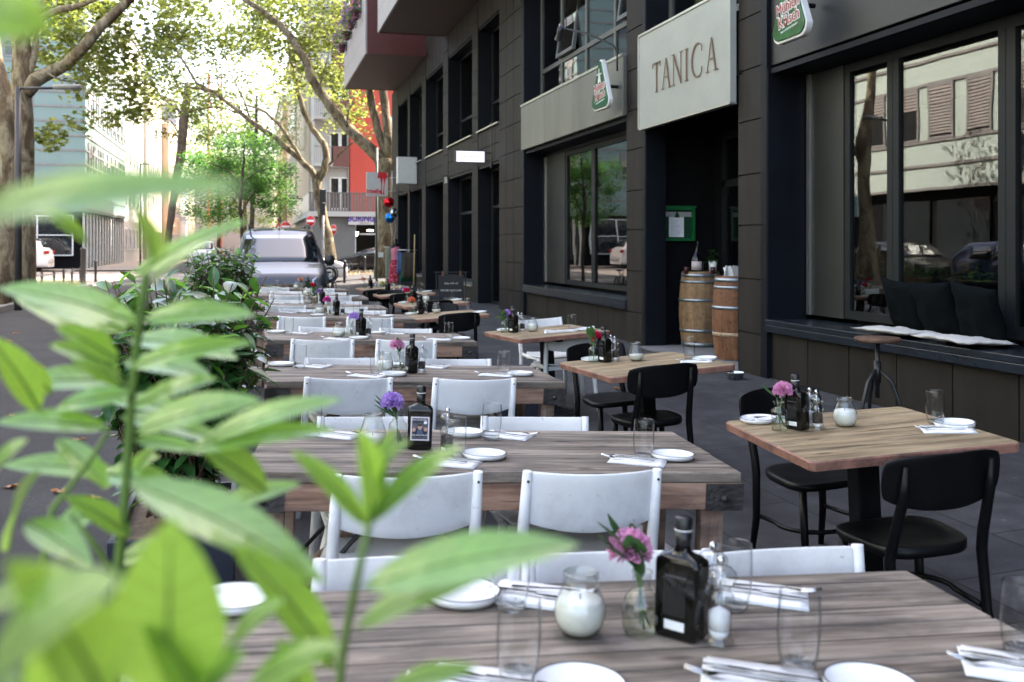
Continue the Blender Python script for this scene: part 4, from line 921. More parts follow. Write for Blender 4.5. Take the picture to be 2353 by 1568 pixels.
# ---------------------------------------------------------------- entrance: barrels and what stands on them
def barrel(label,x,y,r,h,m,extra=0):
    b=thing('wine_barrel',label,'barrel',(x,y,.145)); mb=MB(); n=18
    def rad(z): return r*(.82+.18*math.sin(math.pi*(z/h*.86+.07)))
    rows=[]
    for k in range(13):
        z=h*k/12; row=[]
        for j in range(n):
            for e in (.04,.5,.96): a=2*math.pi*(j+e)/n; rr_=rad(z)-(.004 if e!=.5 else 0); row.append((rr_*math.cos(a),rr_*math.sin(a),z))
        rows.append(row)
    mb.grid(rows,closed=True); mb.lathe([(.0001,h-.03),(rad(h)-.012,h-.03)],36); mb.build('staves',m,b)
    for z,wd in ((.03,.05),(.22,.04),(h*.62,.04),(h-.14,.035),(h-.05,.05)):
        if extra and z<.3: continue
        MB().lathe([(rad(z)+.002,z-wd/2),(rad(z)+.005,z-wd/2),(rad(z+wd/2)+.005,z+wd/2),(rad(z+wd/2)+.002,z+wd/2)],40).build('hoop',M['hoop'],b)
    if extra: MB().lathe([(rad(.3)+.001,.285),(rad(.3)+.002,.285),(rad(.33)+.002,.33),(rad(.33)+.001,.33)],40).build('scraped_band',mat('bare_wood_band',(.42,.30,.2),.8,var=.5,vs=30),b)
    return b
barrel('light oak wine barrel with grey hoops carrying a big bottle beside the menu case',6.05,12.50,.30,1.03,M['barrel'])
barrel('reddish wine barrel with a scraped pale band, holding white paper menus, next to the pillar',5.78,10.98,.28,1.02,M['barrel2'],1)
g=thing('display_bottle','very large empty glass bottle with a pale label on the light barrel','bottle',(5.94,12.38,1.148))
MB().lathe([(.07,0),(.085,.01),(.09,.04),(.09,.20),(.075,.25),(.035,.29),(.026,.33),(.026,.42),(.031,.425),(.031,.44),(.022,.44)],28).build('body',thinglass('grey_glass',(.45,.5,.52),(.25,.27,.28),.05),g)
m=MB(); rows=[[(.0915*math.cos(R(a)),.0915*math.sin(R(a)),z) for a in range(190,291,10)] for z in (.05,.17)]; m.grid(rows); m.build('label',mat('pinkish_label',(.45,.38,.38),.7,var=.1),g,solid=.001)
g=thing('potted_plant','white pot with a leafy green plant on the light barrel','plant',(6.17,12.36,1.148))
MB().lathe([(.04,0),(.05,.005),(.06,.17),(.052,.172),(.05,.15),(.0001,.15)],22).build('pot',M['china'],g)
m=MB(); rr=random.Random(8)
for k in range(34): a=rr.uniform(0,6.28);e=rr.uniform(-.2,1.3); sprig(m,(0,0,.16+rr.uniform(0,.14)),(math.cos(a)*math.cos(e),math.sin(a)*math.cos(e),math.sin(e)),rr.uniform(.07,.13),.028,rr,.4)
m.build('foliage',leafmat('pot_leaf',(.03,.085,.025)),g,fix=False)
for x,y,l in ((5.80,12.42,'dark red candle at the left rim of the light barrel'),(6.10,12.22,'dark red candle at the right rim of the light barrel')):
    c=thing('candle',l,'candle',(x,y,1.148),group='dark red candles on the barrel'); MB().lathe([(.0001,0),(.032,0),(.034,.09),(.030,.092),(.028,.07),(.0001,.07)],20).build('wax_body',mat('dark_red_wax',(.05,.006,.008),.4),c)
s=thing('paper_menus','white paper menus standing in the reddish barrel top','menu',(5.68,10.90,1.137))
m=MB()
for a,dx in ((12,-.06),(-20,.0),(5,.06)): m.M=TR(dx,0,0,R(a*2),R(a)); m.box(-.05,.05,-.004,.004,.0,.15)
m.build('sheets',M['paper'],s)
s=thing('dog_bowl','shiny steel dog bowl on the pavement at the foot of the pillar','bowl',(5.0,9.5,gz(5.0)))
MB().lathe([(.075,0),(.08,.003),(.10,.075),(.107,.078),(.103,.074),(.08,.012),(.0001,.012)],32).build('dish',M['steel'],s)
# stool and cushions at the bench
s=thing('stool','round wooden stool on a black three legged iron frame in front of the bench','stool',(4.42,6.22,gz(4.42)))
MB().lathe([(.0001,.76),(.15,.76),(.16,.765),(.162,.785),(.155,.792),(.0001,.792)],36).build('seat',M['stoolwood'],s)
MB().tube([(0,0,.35),(0,0,.76)],.016,10).tube([(0,0,.46),(0,0,.62)],.026,12).build('spindle',M['blackm'],s)
for a in (75,195,315):
    c,s_=math.cos(R(a)),math.sin(R(a)); MB().tube([(c*.01,s_*.01,.56),(c*.10,s_*.10,.47),(c*.155,s_*.155,.32),(c*.17,s_*.17,0)],.014,8).build('leg',M['blackm'],s)
m=MB(); m.tube([(.16*math.cos(R(75+120*k)),.16*math.sin(R(75+120*k)),.20) for k in range(4)],.009,6); m.build('foot_ring',M['blackm'],s)
def cushion(w,h,t,seed,name,m,Mx,label,cat,group):
    rr=random.Random(seed); o=thing(name,label,cat,M=Mx,group=group); q=MB()
    for sgn in (1,-1):
        rows=[]
        for i in range(17):
            u=-1+2*i/16; row=[]
            for j in range(17):
                v=-1+2*j/16; f=max(0,(1-abs(u)**2.6))*max(0,(1-abs(v)**2.6)); pin=1-.05*(abs(u*v))
                z=sgn*t/2*f**.55+.02*mnoise.noise(Vector((u*2+seed,v*2,0)))*(1)+.006*mnoise.noise(Vector((u*9,v*9+seed,0)))
                row.append((u*w/2*(1-.07*(1-abs(v)**2)*abs(u)),v*h/2*(1-.07*(1-abs(u)**2)*abs(v)),z))
            rows.append(row)
        q.grid(rows if sgn>0 else [r[::-1] for r in rows])
    q.build('cover',m,o); return o
for k,(y,rx,l) in enumerate(((7.50,4,'black cushion leaning against the window, leftmost of the three'),(7.05,-2,'black cushion leaning against the window, middle of the three'),(6.53,7,'black cushion leaning against the window, rightmost of the three'))):
    Mx=Matrix.Translation((5.62-.03*k,y,.755+.25))@Matrix.Rotation(R(rx),4,'X')@Matrix.Rotation(R(90-20),4,'Y')@Matrix.Rotation(R(90),4,'Z')
    cushion(.52,.50,.15,k+3,'cushion',M['cushion'],Mx,l,'cushion','black cushions on the bench')
for y,rz,l in ((7.33,4,'cream seat pad on the bench, the one nearer the entrance'),(6.55,-5,'cream seat pad on the bench, the one nearer the camera')):
    cushion(.46,.72,.055,int(y*10),'seat_pad',M['seatpad'],TR(5.42,y,.80,R(rz),R(3)),l,'seat pad','cream seat pads on the bench')
# warm pendant lamp inside, seen through the bench window
M['warm']=mat('warm_lamp_glow',(1,.55,.18),.5,var=0,emit=6)
p=thing('pendant_lamp','small warm pendant lamp glowing inside behind the bench window','lamp',(7.6,8.55,2.0))
MB().lathe([(.03,.16),(.05,.15),(.11,.0),(.105,0),(.04,.14)],20).tube([(0,0,.15),(0,0,1.45)],.006,6).build('shade',mat('brass_shade',(.3,.16,.05),.35,metal=.7),p)
MB().lathe([(.0001,.05),(.03,.06),(.04,.09),(.03,.12),(.0001,.125)],14).build('bulb',M['warm'],p)
p=thing('pendant_lamp','warm pendant lamp glowing behind the entrance door glass','lamp',(6.95,11.35,1.85))
MB().lathe([(.03,.16),(.06,.15),(.15,.0),(.145,0),(.05,.14)],20).tube([(0,0,.15),(0,0,1.6)],.006,6).build('shade',mat('brass_shade',(.3,.16,.05),.35,metal=.7),p)
MB().lathe([(.0001,.05),(.03,.06),(.04,.09),(.03,.12),(.0001,.125)],14).build('bulb',M['warm'],p)
# navy box between the rows
b=thing('parasol_base','low navy box standing on the asphalt between the third and fourth long tables','planter',(2.0,7.62,gz(2.0)))
MB().box(-.2,.2,-.27,.27,0,.56).build('box',M['planterbox'],b,bevel=.008); MB().box(-.21,.21,-.28,.28,.562,.585).build('lid',M['planterbox'],b,bevel=.005)
# ---------------------------------------------------------------- laurels
M['laurel']=leafmat('laurel_leaf',(.034,.10,.025),trans=.22,tcol=(.13,.32,.04),rough=.22,var=.45,spec=.55,vs=6)
M['laurelyoung']=leafmat('young_laurel_leaf',(.115,.29,.035),trans=.45,tcol=(.26,.58,.07),rough=.25,var=.22,spec=.5,vs=14)
M['laurelstem']=mat('laurel_stem',(.16,.26,.06),.5,var=.2); M['laurelwood']=mat('laurel_wood',(.10,.055,.035),.7,var=.3)
def leaf3(m,base,tip,w,nrm,fold=.25,bend=.12,n=8):
    """one laurel leaf: midrib, two folded halves, pointed tip"""
    base,tip=Vector(base),Vector(tip); ax=tip-base; l=ax.length; ax.normalize(); nrm=Vector(nrm); s_=ax.cross(nrm).normalized(); nn=s_.cross(ax).normalized(); rows=[]
    for k in range(n+1):
        f=k/n; ww=w/2*(math.sin(math.pi*min(1,f**.85))**.75)*(1 if f<.999 else 0)+.0004; c=base+ax*l*f+nn*bend*l*(math.sin(math.pi*f)*.8-f*.25)
        rows.append([c-s_*ww+nn*ww*fold,c-s_*ww*.5+nn*ww*fold*.42,c,c+s_*ww*.5+nn*ww*fold*.42,c+s_*ww+nn*ww*fold])
    o0=len(m.v)
    for k in range(n+1):
        for j in range(5): m.at[o0+k*5+j]=((j-2)/2,k/n)
    m.grid([[tuple(p) for p in r] for r in rows])
def laurel(name,label,x,y,z0,stems,lw,seed,box=None,spread=.45,height=1.0,group=None,ymax=1e9):
    rr=random.Random(seed); t=thing(name,label,'shrub',(x,y,z0),group=group); st=MB(); lf=MB(); yl=MB()
    for k in range(stems):
        a=rr.uniform(0,6.28); d=rr.uniform(.1,1)**.6*spread; h=height*rr.uniform(.55,1.0); p0=Vector((rr.uniform(-.5,.5)*spread*.6,rr.uniform(-.5,.5)*spread,.0)); p2=Vector((math.cos(a)*d,math.sin(a)*d*1.15,h)); p1=(p0+p2)/2+Vector((rr.uniform(-.06,.06),rr.uniform(-.06,.06),.08*h))
        pts=[p0.lerp(p1,i/3) for i in range(3)]+[p1.lerp(p2,i/4) for i in range(5)]; st.tube(pts,[.007-.0006*i for i in range(8)],5)
        nl=rr.randint(13,18); ph=rr.uniform(0,6)
        for i in range(nl):
            f=.12+.88*(i/nl); u=f*7; j=int(min(6,u)); c=pts[j].lerp(pts[j+1],u-j); ax=(pts[min(7,j+1)]-pts[j]).normalized(); ang=ph+2.4*i; sd=ax.cross(Vector((math.cos(ang),math.sin(ang),.2))).normalized()
            el=rr.uniform(-.5,.35)+.9*max(0,f-.8)*3; d_=(sd+Vector((0,0,el))).normalized(); ll=lw*rr.uniform(.75,1.15)*(1-.25*max(0,f-.9)*5)
            leaf3(yl if (f>.93 and rr.random()<.6) else lf,c,c+d_*ll,ll*.42,Vector((0,0,1))+ax*.3+Vector((rr.uniform(-.3,.3),rr.uniform(-.3,.3),0)),rr.uniform(.15,.4),rr.uniform(-.05,.14),5)
    st.build('stem',M['laurelwood'],t); lf.build('foliage',M['laurel'],t,fix=False); yl.build('young_foliage',M['laurelyoung'],t,fix=False)
    if box:
        bx,by,bh=box; q=MB().box(-bx,bx,-by,-by+.03,-bh,-.02).box(-bx,bx,by-.03,by,-bh,-.02).box(-bx,-bx+.03,-by+.031,by-.031,-bh,-.02).box(bx-.03,bx,-by+.031,by-.031,-bh,-.02)
        q.build('planter_box',M['planterbox'],t,bevel=.005); MB().box(-bx+.03,bx-.03,-by+.03,by-.03,-bh+.05,-.06).build('potting_soil',M['dirt'],t)
    return t
laurel('laurel_shrub','dense dark glossy laurel in a navy planter left of the third long table',-.33,4.95,gz(-.3)+.26,170,.135,11,(.26,.5,.26),.45,1.10,'laurel shrubs beside the table row')
laurel('laurel_shrub','rounded dark laurel shrub beside the far long tables, in front of the silver van',-.32,11.3,gz(-.3)+.42,120,.13,23,(.26,.6,.42),.43,1.08,'laurel shrubs beside the table row')
laurel('laurel_shrub','small pale green laurel shrub behind the dense one, beside the fourth long table',-.42,8.0,gz(-.4)+.30,44,.125,31,(.24,.5,.30),.34,.72,'laurel shrubs beside the table row')
# grasses at the foot of the laurels
M['grass']=leafmat('light_grass',(.12,.2,.05),trans=.3)
for x,y,sd,l in ((-.18,7.6,3,'tuft of pale grass beside the left end of the fourth long table'),(-.16,9.6,5,'tuft of pale grass left of the table row behind the laurel')):
    rr=random.Random(sd); t=thing('grass_tuft',l,'grass',(x,y,gz(x)),group='grass tufts beside the table row'); m=MB()
    for k in range(150):
        a=rr.uniform(0,6.28); r_=rr.uniform(0,.12); h=rr.uniform(.3,.62); b=Vector((r_*math.cos(a),r_*math.sin(a)*1.8,0)); o=Vector((math.cos(a),math.sin(a),0))*rr.uniform(.03,.2); s_=Vector((-math.sin(a),math.cos(a),0))*.004
        m.add([b-s_,b+s_,b+o*.4+Vector((0,0,h*.65))+s_*.8,b+o*.4+Vector((0,0,h*.65))-s_*.8,b+o+Vector((0,0,h))],[(0,1,2,3),(3,2,4)])
    m.build('blades',M['grass'],t,fix=False)
# ---------------------------------------------------------------- foreground laurel (blurred, close to the lens)
M['fore']=leafmat('bright_laurel_leaf',(.21,.40,.06),trans=.46,tcol=(.52,.80,.10),rough=.28,var=.2,spec=1.0,vs=14,coat=.6,vein=.6)
fg=thing('foreground_laurel','bright green laurel close to the lens, out of focus at the left','shrub',(-.30,.75,0))
st=MB(); lf=MB(); inv=Vector((-.30,.75,0))
def P3(x,y,D): return atD(x,y,D)-inv
def stem(pts,r0,r1): 
    q=[P3(*p) for p in pts]; st.tube(q,[r0+(r1-r0)*i/(len(q)-1) for i in range(len(q))],8)
stem([(255,2600,1.02),(262,1700,.98),(268,1330,.95),(285,1180,.93),(303,900,.91),(318,760,.9),(334,640,.89),(346,570,.88)],.0055,.003)
stem([(700,2600,.80),(755,1800,.76),(790,1480,.72),(818,1340,.7),(846,1215,.69)],.004,.0026)
stem([(268,1330,.95),(215,1250,.94),(160,1180,.93)],.003,.002); stem([(80,2300,.95),(60,1500,.93),(120,1170,.92),(205,1060,.92),(250,990,.92)],.004,.002)
stem([(300,900,.91),(268,860,.91),(240,820,.90)],.002,.0015)
stem([(160,2600,.62),(240,1900,.6),(385,1560,.55)],.004,.003); stem([(-120,2600,.5),(-20,1800,.45),(30,1560,.42)],.004,.003)
# (base, tip, width px, depth, roll)
FL=[((300,640),(565,505),48,.86,.2),((345,650),(492,545),58,.9,.5),((318,745),(-5,658),86,.86,.5),((330,735),(585,722),70,.88,.3),((300,845),(578,785),66,.88,.25),((272,830),(128,752),66,.9,.6),((262,848),(112,792),60,.92,.7),((300,905),(128,938),62,.9,.2),((305,935),(500,868),58,.9,.4),((312,992),(598,918),92,.85,.35),((248,985),(-10,968),62,.9,.4),((308,1012),(480,1040),40,.92,.1),((90,945),(-30,770),80,.88,.6),((118,905),(28,820),50,.95,.5),((470,1012),(785,915),66,.80,.4),((430,1035),(770,985),66,.80,.25),((612,1130),(462,1030),96,.84,.6),((20,1262),(88,1082),110,.82,.7),((300,1232),(150,1140),66,.93,.5),((300,1110),(748,1335),130,.66,.45),((770,1535),(535,1248),118,.62,.6),((836,1350),(1330,1248),135,.60,.3),((822,1440),(1190,1290),96,.62,.6),((848,1215),(825,985),92,.68,.8),((852,1200),(1058,1022),74,.67,.5),((838,1205),(672,1035),62,.68,.5),((858,1120),(940,1010),52,.68,.6),((845,1160),(905,985),50,.7,.3),
 ((385,1590),(392,1195),240,.50,.7),((-80,1640),(270,1330),300,.36,.6),((250,1640),(20,1290),230,.40,.7),((-80,500),(560,425),125,.36,.2),((345,600),(300,455),78,.52,.7),((-170,-40),(120,60),240,.30,-.3),((880,1600),(1095,1530),70,.62,.4),((560,1600),(780,1480),110,.58,.5),((700,1640),(640,1470),90,.6,.4),((130,1010),(250,1120),60,.97,.4),((285,1130),(360,1020),50,.98,.3),((240,1160),(120,1230),64,.98,.5),((270,1290),(420,1250),70,.97,.4),((260,1330),(60,1420),90,.9,.6),((200,560),(90,480),46,.8,.6),((480,1180),(690,1110),60,.95,.3),((160,1440),(330,1560),110,.6,.5)]
rx=random.Random(77)
STM=[(262,1700),(268,1330),(285,1180),(303,900),(318,760)]
for k in range(24):
    j=rx.randint(0,3); f=rx.random(); bx=STM[j][0]+(STM[j+1][0]-STM[j][0])*f; by=STM[j][1]+(STM[j+1][1]-STM[j][1])*f; a=rx.choice([rx.uniform(-.5,.7),math.pi-rx.uniform(-.5,.7)]); l_=rx.uniform(150,270); bx-=rx.uniform(0,60)
    FL.append(((bx,by),(bx+l_*math.cos(a),by-l_*math.sin(a)),rx.uniform(50,74),rx.uniform(.93,1.12),rx.uniform(.2,.7)))
FL+=[((150,1640),(120,1370),190,.44,.5),((480,1640),(330,1420),150,.5,.5),((-60,1420),(180,1330),150,.5,.6),((60,1200),(210,1300),84,.8,.5),((-40,1130),(60,1010),80,.8,.5),((520,1500),(650,1380),84,.6,.5),((440,1640),(560,1500),120,.5,.4)]
camr=Vector((0,0,CAMH)); rib=MB()
for (b,t,wpx,D,roll) in FL:
    pb=P3(b[0],b[1],D); pt=P3(t[0],t[1],D-.05*roll); view=(P3((b[0]+t[0])/2,(b[1]+t[1])/2,D)+inv-camr).normalized()
    nrm=(-view*.8+Vector((0,0,1))*(roll*.9+.45)).normalized(); w_=.78*wpx*D/F/max(.55,abs(nrm.dot(view)))
    leaf3(lf,pb,pt,w_,nrm,.22,.07,12)
    ax=(pt-pb); l_=ax.length; ax.normalize(); s__=ax.cross(nrm).normalized(); nn=s__.cross(ax).normalized()
    lf.cur=1; lf.tube([pb+ax*l_*f+nn*(.07*l_*(math.sin(math.pi*f)*.8-f*.25)+.0004) for f in (0,.15,.3,.45,.6,.75,.9)],[.0016,.0015,.0013,.0011,.0009,.0007,.0004],5); lf.cur=0
st.build('stem',M['laurelstem'],fg); lf.build('foliage',[M['fore'],M['laurelstem']],fg,fix=False)
MB().box(-.42,.36,-.42,.32,0,.5).build('planter_box',M['planterbox'],fg,bevel=.01)
# fallen leaves on the asphalt
M['dryleaf']=leafmat('dry_leaf',(.30,.12,.03),trans=.1,var=.4)
rr=random.Random(12)
def mk_fallen():
    t=thing('fallen_leaf','','leaf'); m=MB(); V=[]
    for k in range(14): a=2*math.pi*k/14; r_=.055*(1 if k%2==0 else .6)*rr.uniform(.8,1.1); V.append((r_*math.cos(a),r_*math.sin(a),.006+.02*rr.random()))
    m.add(V+[(0,0,.004)],[(k,(k+1)%14,14) for k in range(14)]); m.build('blade',M['dryleaf'],t,fix=False); return t
FLF=Proto(mk_fallen)
for k,(px,py) in enumerate([(135,1127),(25,1120),(35,770),(20,788),(90,872),(305,1175),(215,1140),(510,1175),(30,962),(130,1232),(180,1010),(95,850),(160,800),(330,1120)]):
    p=onZ(px,py,.09); FLF(TR(p.x,p.y,gz(p.x)+.002,rr.uniform(0,6)),'dry brown fallen leaf lying on the asphalt at the left','fallen leaves on the road')
for k,(px,py) in enumerate([(1502,668),(1213,775),(1420,905)]):
    p=onZ(px,py,.0); FLF(TR(p.x,p.y,gz(p.x)+.002,rr.uniform(0,6)),'dry brown fallen leaf on the pavement between the tables','fallen leaves on the pavement')
# ---------------------------------------------------------------- far buildings
M['mint']=mat('mint_panels',(.165,.24,.23),.35,var=.06,vs=.6,spec=.5,rand=False)
M['palemint']=mat('pale_mint_panels',(.42,.49,.45),.3,var=.06,vs=.6,rand=False); M['mintline']=mat('grey_band_line',(.20,.19,.185),.6)
M['cream']=mat('cream_render',(.46,.39,.31),.85,var=.05,vs=.5,rand=False); M['whitewall']=mat('pale_render',(.46,.45,.43),.85,var=.05,vs=.5,rand=False)
M['redwall']=mat('red_render',(.52,.075,.05),.8,var=.06,vs=.5,rand=False); M['peach']=mat('peach_render',(.50,.36,.25),.85,var=.05,rand=False)
M['farpane']=mat('dark_far_pane',(.02,.024,.026),.08,spec=.8); M['blind']=mat('pale_blind',(.30,.27,.255),.6)
M['whiteframe']=mat('white_frame',(.7,.7,.68),.5); M['roof']=mat('roof_tiles',(.10,.06,.05),.8); M['greywall']=mat('grey_shop_wall',(.15,.15,.145),.7,var=.12,vs=1)
def win(par,face,c,a0,a1,z0,z1,blind=0,name='window',fm='whiteframe'):
    """face 'Y': wall at y=c facing -Y, a along x ; face 'X': wall at x=c facing +X, a along y"""
    f=MB(); g=MB(); t=.09
    def bx(m,p0,p1,q0,q1,d0,d1):
        if face=='Y': m.box(p0,p1,c-d1,c-d0,q0,q1)
        else: m.box(c+d0,c+d1,p0,p1,q0,q1)
    bx(f,a0,a1,z0,z0+t,.0,.06); bx(f,a0,a1,z1-t,z1,.0,.06); bx(f,a0,a0+t,z0+t,z1-t,.0,.06); bx(f,a1-t,a1,z0+t,z1-t,.0,.06)
    o=f.build(name,M[fm],par); bx(g,a0+t,a1-t,z0+t,z1-t,.005,.025); g.build('pane',M['farpane'],o)
    if blind:
        b=MB(); zz=z1-t; n=int((z1-z0-2*t)*blind/.11)
        for k in range(n): bx(b,a0+t+.003,a1-t-.003,zz-.09,zz-.012,.028,.05); zz-=.11
        if n: b.build('blind',M['blind'],o)
    return o
def mint(label,x0,x1,y0,y1,h,lines,ground,winsY=(),winsX=(),wm='mint'):
    b=thing('mint_building',label,'building',(0,0,0)); MB().box(x0,x1,y0,y1,ground,h).build('wall',M[wm],b)
    m=MB()
    for z in lines:
        m.box(x0,x1+.05,y0-.05,y0-.001,z-.05,z+.05); m.box(x1+.001,x1+.05,y0,y1,z-.05,z+.05)
    m.build('band_line',M['mintline'],b)
    MB().box(x0+.3,x1-.3,y0+.3,y1-.3,-.1,ground).build('ground_floor',M['blackwall'],b)
    for (a0,a1,z0,z1,bl) in winsY: win(b,'Y',y0-.002,a0,a1,z0,z1,bl,fm='mintline')
    for (a0,a1,z0,z1,bl) in winsX: win(b,'X',x1+.002,a0,a1,z0,z1,bl,fm='mintline')
    return b
Lz=[3.6+.83*k for k in range(20)]
wy=[]; rr=random.Random(6)
for z in (5.75,8.95,12.1,15.3):
    for (a,c,bl) in ((-13.4,-11.9,.5),(-16.2,-13.9,.95),(-19.0,-16.6,1)): wy.append((a,c,z,z+1.75,bl))
wx=[]
for z in (5.7,8.9,12.1,15.3):
    for k in range(9): wx.append((61.3+1.95*k,62.5+1.95*k,z,z+1.75,rr.choice([.5,.3,0,.3])))
mb_=mint('mint green clad corner building with dark ground floor beyond the plane trees on the left',-34,-9.15,60.4,79,19.5,Lz,3.45,wy,wx)
g=MB().box(-15.5,-9.8,60.40,60.64,.9,3.2); g.build('shop_window',M['farpane'],mb_)
m=MB(); 
for x in (-15.5,-13.6,-11.7,-9.85): m.box(x,x+.07,60.34,60.39,.9,3.2)
for z in (.9,2.05,3.15): m.box(-15.5,-9.8,60.33,60.385,z,z+.06)
m.build('shop_frame',M['whiteframe'],mb_)
m=MB()
for k in range(14): m.box(-9.45,-9.40,61.2+1.25*k,62.2+1.25*k,.5,3.1)
m.build('shop_window',M['farpane'],mb_); m=MB()
for k in range(15): m.box(-9.39,-9.30,60.95+1.25*k,61.15+1.25*k,.1,3.4)
m.build('shop_post',M['whiteframe'],mb_)
# opposite side of the street, outside the picture but mirrored in the windows
LzA=[3.5,4.35,5.2,7.2,8.05,8.9,10.9,11.75,12.6,14.6]
wxA=[]
for z in (5.25,8.95,12.65):
    for k in range(20): wxA.append((-3+1.85*k,-1.75+1.85*k,z,z+1.9,rr.choice([0,.4,1,1,.0])))
A_=mint('long pale banded office building opposite the restaurant, mirrored in its windows',-24,-11.6,-5,34.2,16,LzA,3.5,(),wxA,'palemint')
M['shopglow']=mat('warm_shop_light',(1,.6,.25),.5,emit=1.2,var=0)
m=MB()
for k in range(12): m.box(-11.85,-11.80,-3+3*k,-.4+3*k,.5,3.1)
m.build('shop_window',M['farpane'],A_)
def house(label,x0,x1,y0,y1,h,m,rows,faceX=True,side=1,cw=1.15,sp=2.6,roof=True,name='town_house'):
    b=thing(name,label,'building',(0,0,0)); MB().box(x0,x1,y0,y1,-.1,h).build('wall',m,b)
    if roof: q=MB(); q.add([(x0-.3,y0,h),(x1+.3,y0,h),(x1+.3,y1,h),(x0-.3,y1,h),((x0+x1)/2,y0,h+3),((x0+x1)/2,y1,h+3)],[(0,1,4),(2,3,5),(1,2,5,4),(3,0,4,5),(0,3,2,1)]); q.build('roof',M['roof'],b)
    q=MB(); q.box(x0-.12,x1+.12,y0-.12,y1-.001,h-.35,h-.02) ; q.build('cornice',M['whiteframe'],b)
    n=int((y1-y0-.8)/sp)
    for z in rows:
        for k in range(n):
            a=y0+.6+sp*k
            if side>0: win(b,'X',x1+.002,a,a+cw,z,z+1.7,rr.choice([0,.4]))
            else:
                f=MB(); f.box(x0-.06,x0-.002,a,a+cw,z,z+1.7); o=f.build('window',M['whiteframe'],b); MB().box(x0-.075,x0-.061,a+.1,a+cw-.1,z+.1,z+1.6).build('pane',M['farpane'],o)
    return b
R_=(1.1,4.5,7.7,10.9,14.1)
house('pale sunlit town house next to the mint building down the street',-24,-9.3,79.3,93,18.5,M['whitewall'],R_)
house('cream sunlit town house, second beyond the mint building',-24,-9.0,93.2,108,16.5,M['cream'],R_[:4],sp=2.2)
house('peach sunlit house with bay windows farther down the left side',-24,-8.3,108.2,126,14.5,M['peach'],R_[:4],sp=2.9)
house('white house far down the left side of the street',-24,-8.8,126.2,150,19,M['whitewall'],R_)
house('tall pale building closing the end of the street',-8,3.2,152,170,15,M['whitewall'],(),roof=False)
house('cream sunlit house on the right side beyond the balcony building',3.4,16,79.2,98,17.5,M['cream'],R_,side=-1)
house('peach house farther down the right side of the street',3.0,16,98.2,122,16,M['peach'],R_,side=-1,sp=2.3)
house('white house far down the right side of the street',3.6,16,122.2,150,19,M['whitewall'],R_,side=-1)
# balcony building with the corner shop
C=thing('balcony_building','grey corner building with brown balconies and a long terrace above the corner shop','building',(0,0,0))
YC=56.0
MB().box(3.35,16,YC,YC+22,2.75,3.1).box(3.35,5.7,YC,YC+22,-.1,2.749).box(9.3,16,YC,YC+22,-.1,2.749).box(5.7,9.3,YC+3,YC+22,-.1,2.749).build('ground_floor',M['greywall'],C)
MB().box(5.701,9.299,YC+.02,YC+2.99,.05,.1).box(5.701,9.299,YC+2.9,YC+2.99,.1,2.74).build('shop_room',M['room'],C)
m=MB()
for x in (5.72,6.9,8.1,9.2): m.box(x,x+.08,YC+.3,YC+.36,.1,2.74)
m.box(5.72,9.28,YC+.29,YC+.37,2.1,2.18).build('shop_frame',M['whiteframe'],C)
MB().box(3.1,16,YC-.35,YC+2.6,3.12,3.40).box(3.1,3.6,YC+2.6,YC+22,3.12,3.40).build('terrace_slab',M['whitewall'],C)
m=MB(); x=3.15
while x<13: m.box(x,x+.115,YC-.30,YC-.26,3.42,4.42); x+=.16
m.box(3.12,13,YC-.32,YC-.24,4.42,4.48); m.build('terrace_railing',mat('brown_slat_rail',(.15,.13,.12),.7),C)
MB().box(3.12,3.16,YC-.2,YC+21,3.45,4.45).build('terrace_side_panel',mat('pale_side_glass',(.42,.46,.48),.3),C)
MB().box(3.6,5.62,YC+2.2,YC+22,3.4,19).build('wall',M['whitewall'],C)
MB().box(3.45,3.599,YC+6,YC+22,3.4,17).build('wall_side',M['cream'],C)
for z in (3.4,6.05,8.75,11.45,14.15):
    if z>3.5:
        o=MB().box(3.5,5.5,YC+1.0,YC+2.199,z,z+.16).build('balcony',M['whitewall'],C)
        q=MB(); x=3.52
        while x<4.5: q.box(x,x+.025,YC+1.0,YC+1.03,z+.16,z+1.1); x+=.11
        q.box(3.5,4.55,YC+.99,YC+1.04,z+1.1,z+1.15); q.build('railing',M['mintline'],o)
        MB().box(4.56,5.5,YC+.97,YC+1.03,z-.02,z+1.15).build('parapet',mat('brown_parapet',(.15,.06,.05),.6),o)
    win(C,'Y',YC+2.198,4.45,5.05,z+.2,z+2.1); win(C,'Y',YC+2.198,5.06,5.55,z+.2,z+2.1)
MB().tube([(5.55,YC+2.1,3.4),(5.55,YC+2.1,19)],.05,8).build('drainpipe',M['alu'],C)
H=thing('red_house','red rendered house rising behind the plane tree next to the balconies','building',(0,0,0))
MB().box(5.63,16,YC+2.0,YC+21.9,3.42,19).build('wall',M['redwall'],H); win(H,'Y',YC+1.998,8.0,9.0,3.9,5.9); win(H,'Y',YC+1.998,8.0,9.0,7.1,9.1)
M['violet']=mat('violet_letters',(.09,.04,.42),.4)
s=thing('shop_sign','white sign reading BORING in violet letters over the corner shop','sign',(0,YC-.14,0))
pa=onY(800,493,YC-.14); pb=onY(858,517,YC-.14)
MB().box(pa.x,pb.x,-.04,.04,pb.z,pa.z).build('board',mat('sign_board',(.62,.60,.57),.5),s)
text2('BORING',.50,M['violet'],s,Matrix.Translation(((pa.x+pb.x)/2,-.05,(pa.z+pb.z)/2+.05))@FACE_NY,.014,sx=.82)
text2('HAIR & ART',.10,M['bronze'],s,Matrix.Translation(((pa.x+pb.x)/2+.2,-.05,pb.z+.09))@FACE_NY)
M['tubeglow']=mat('shop_tube_light',(1,.9,.78),.5,emit=3,var=0)
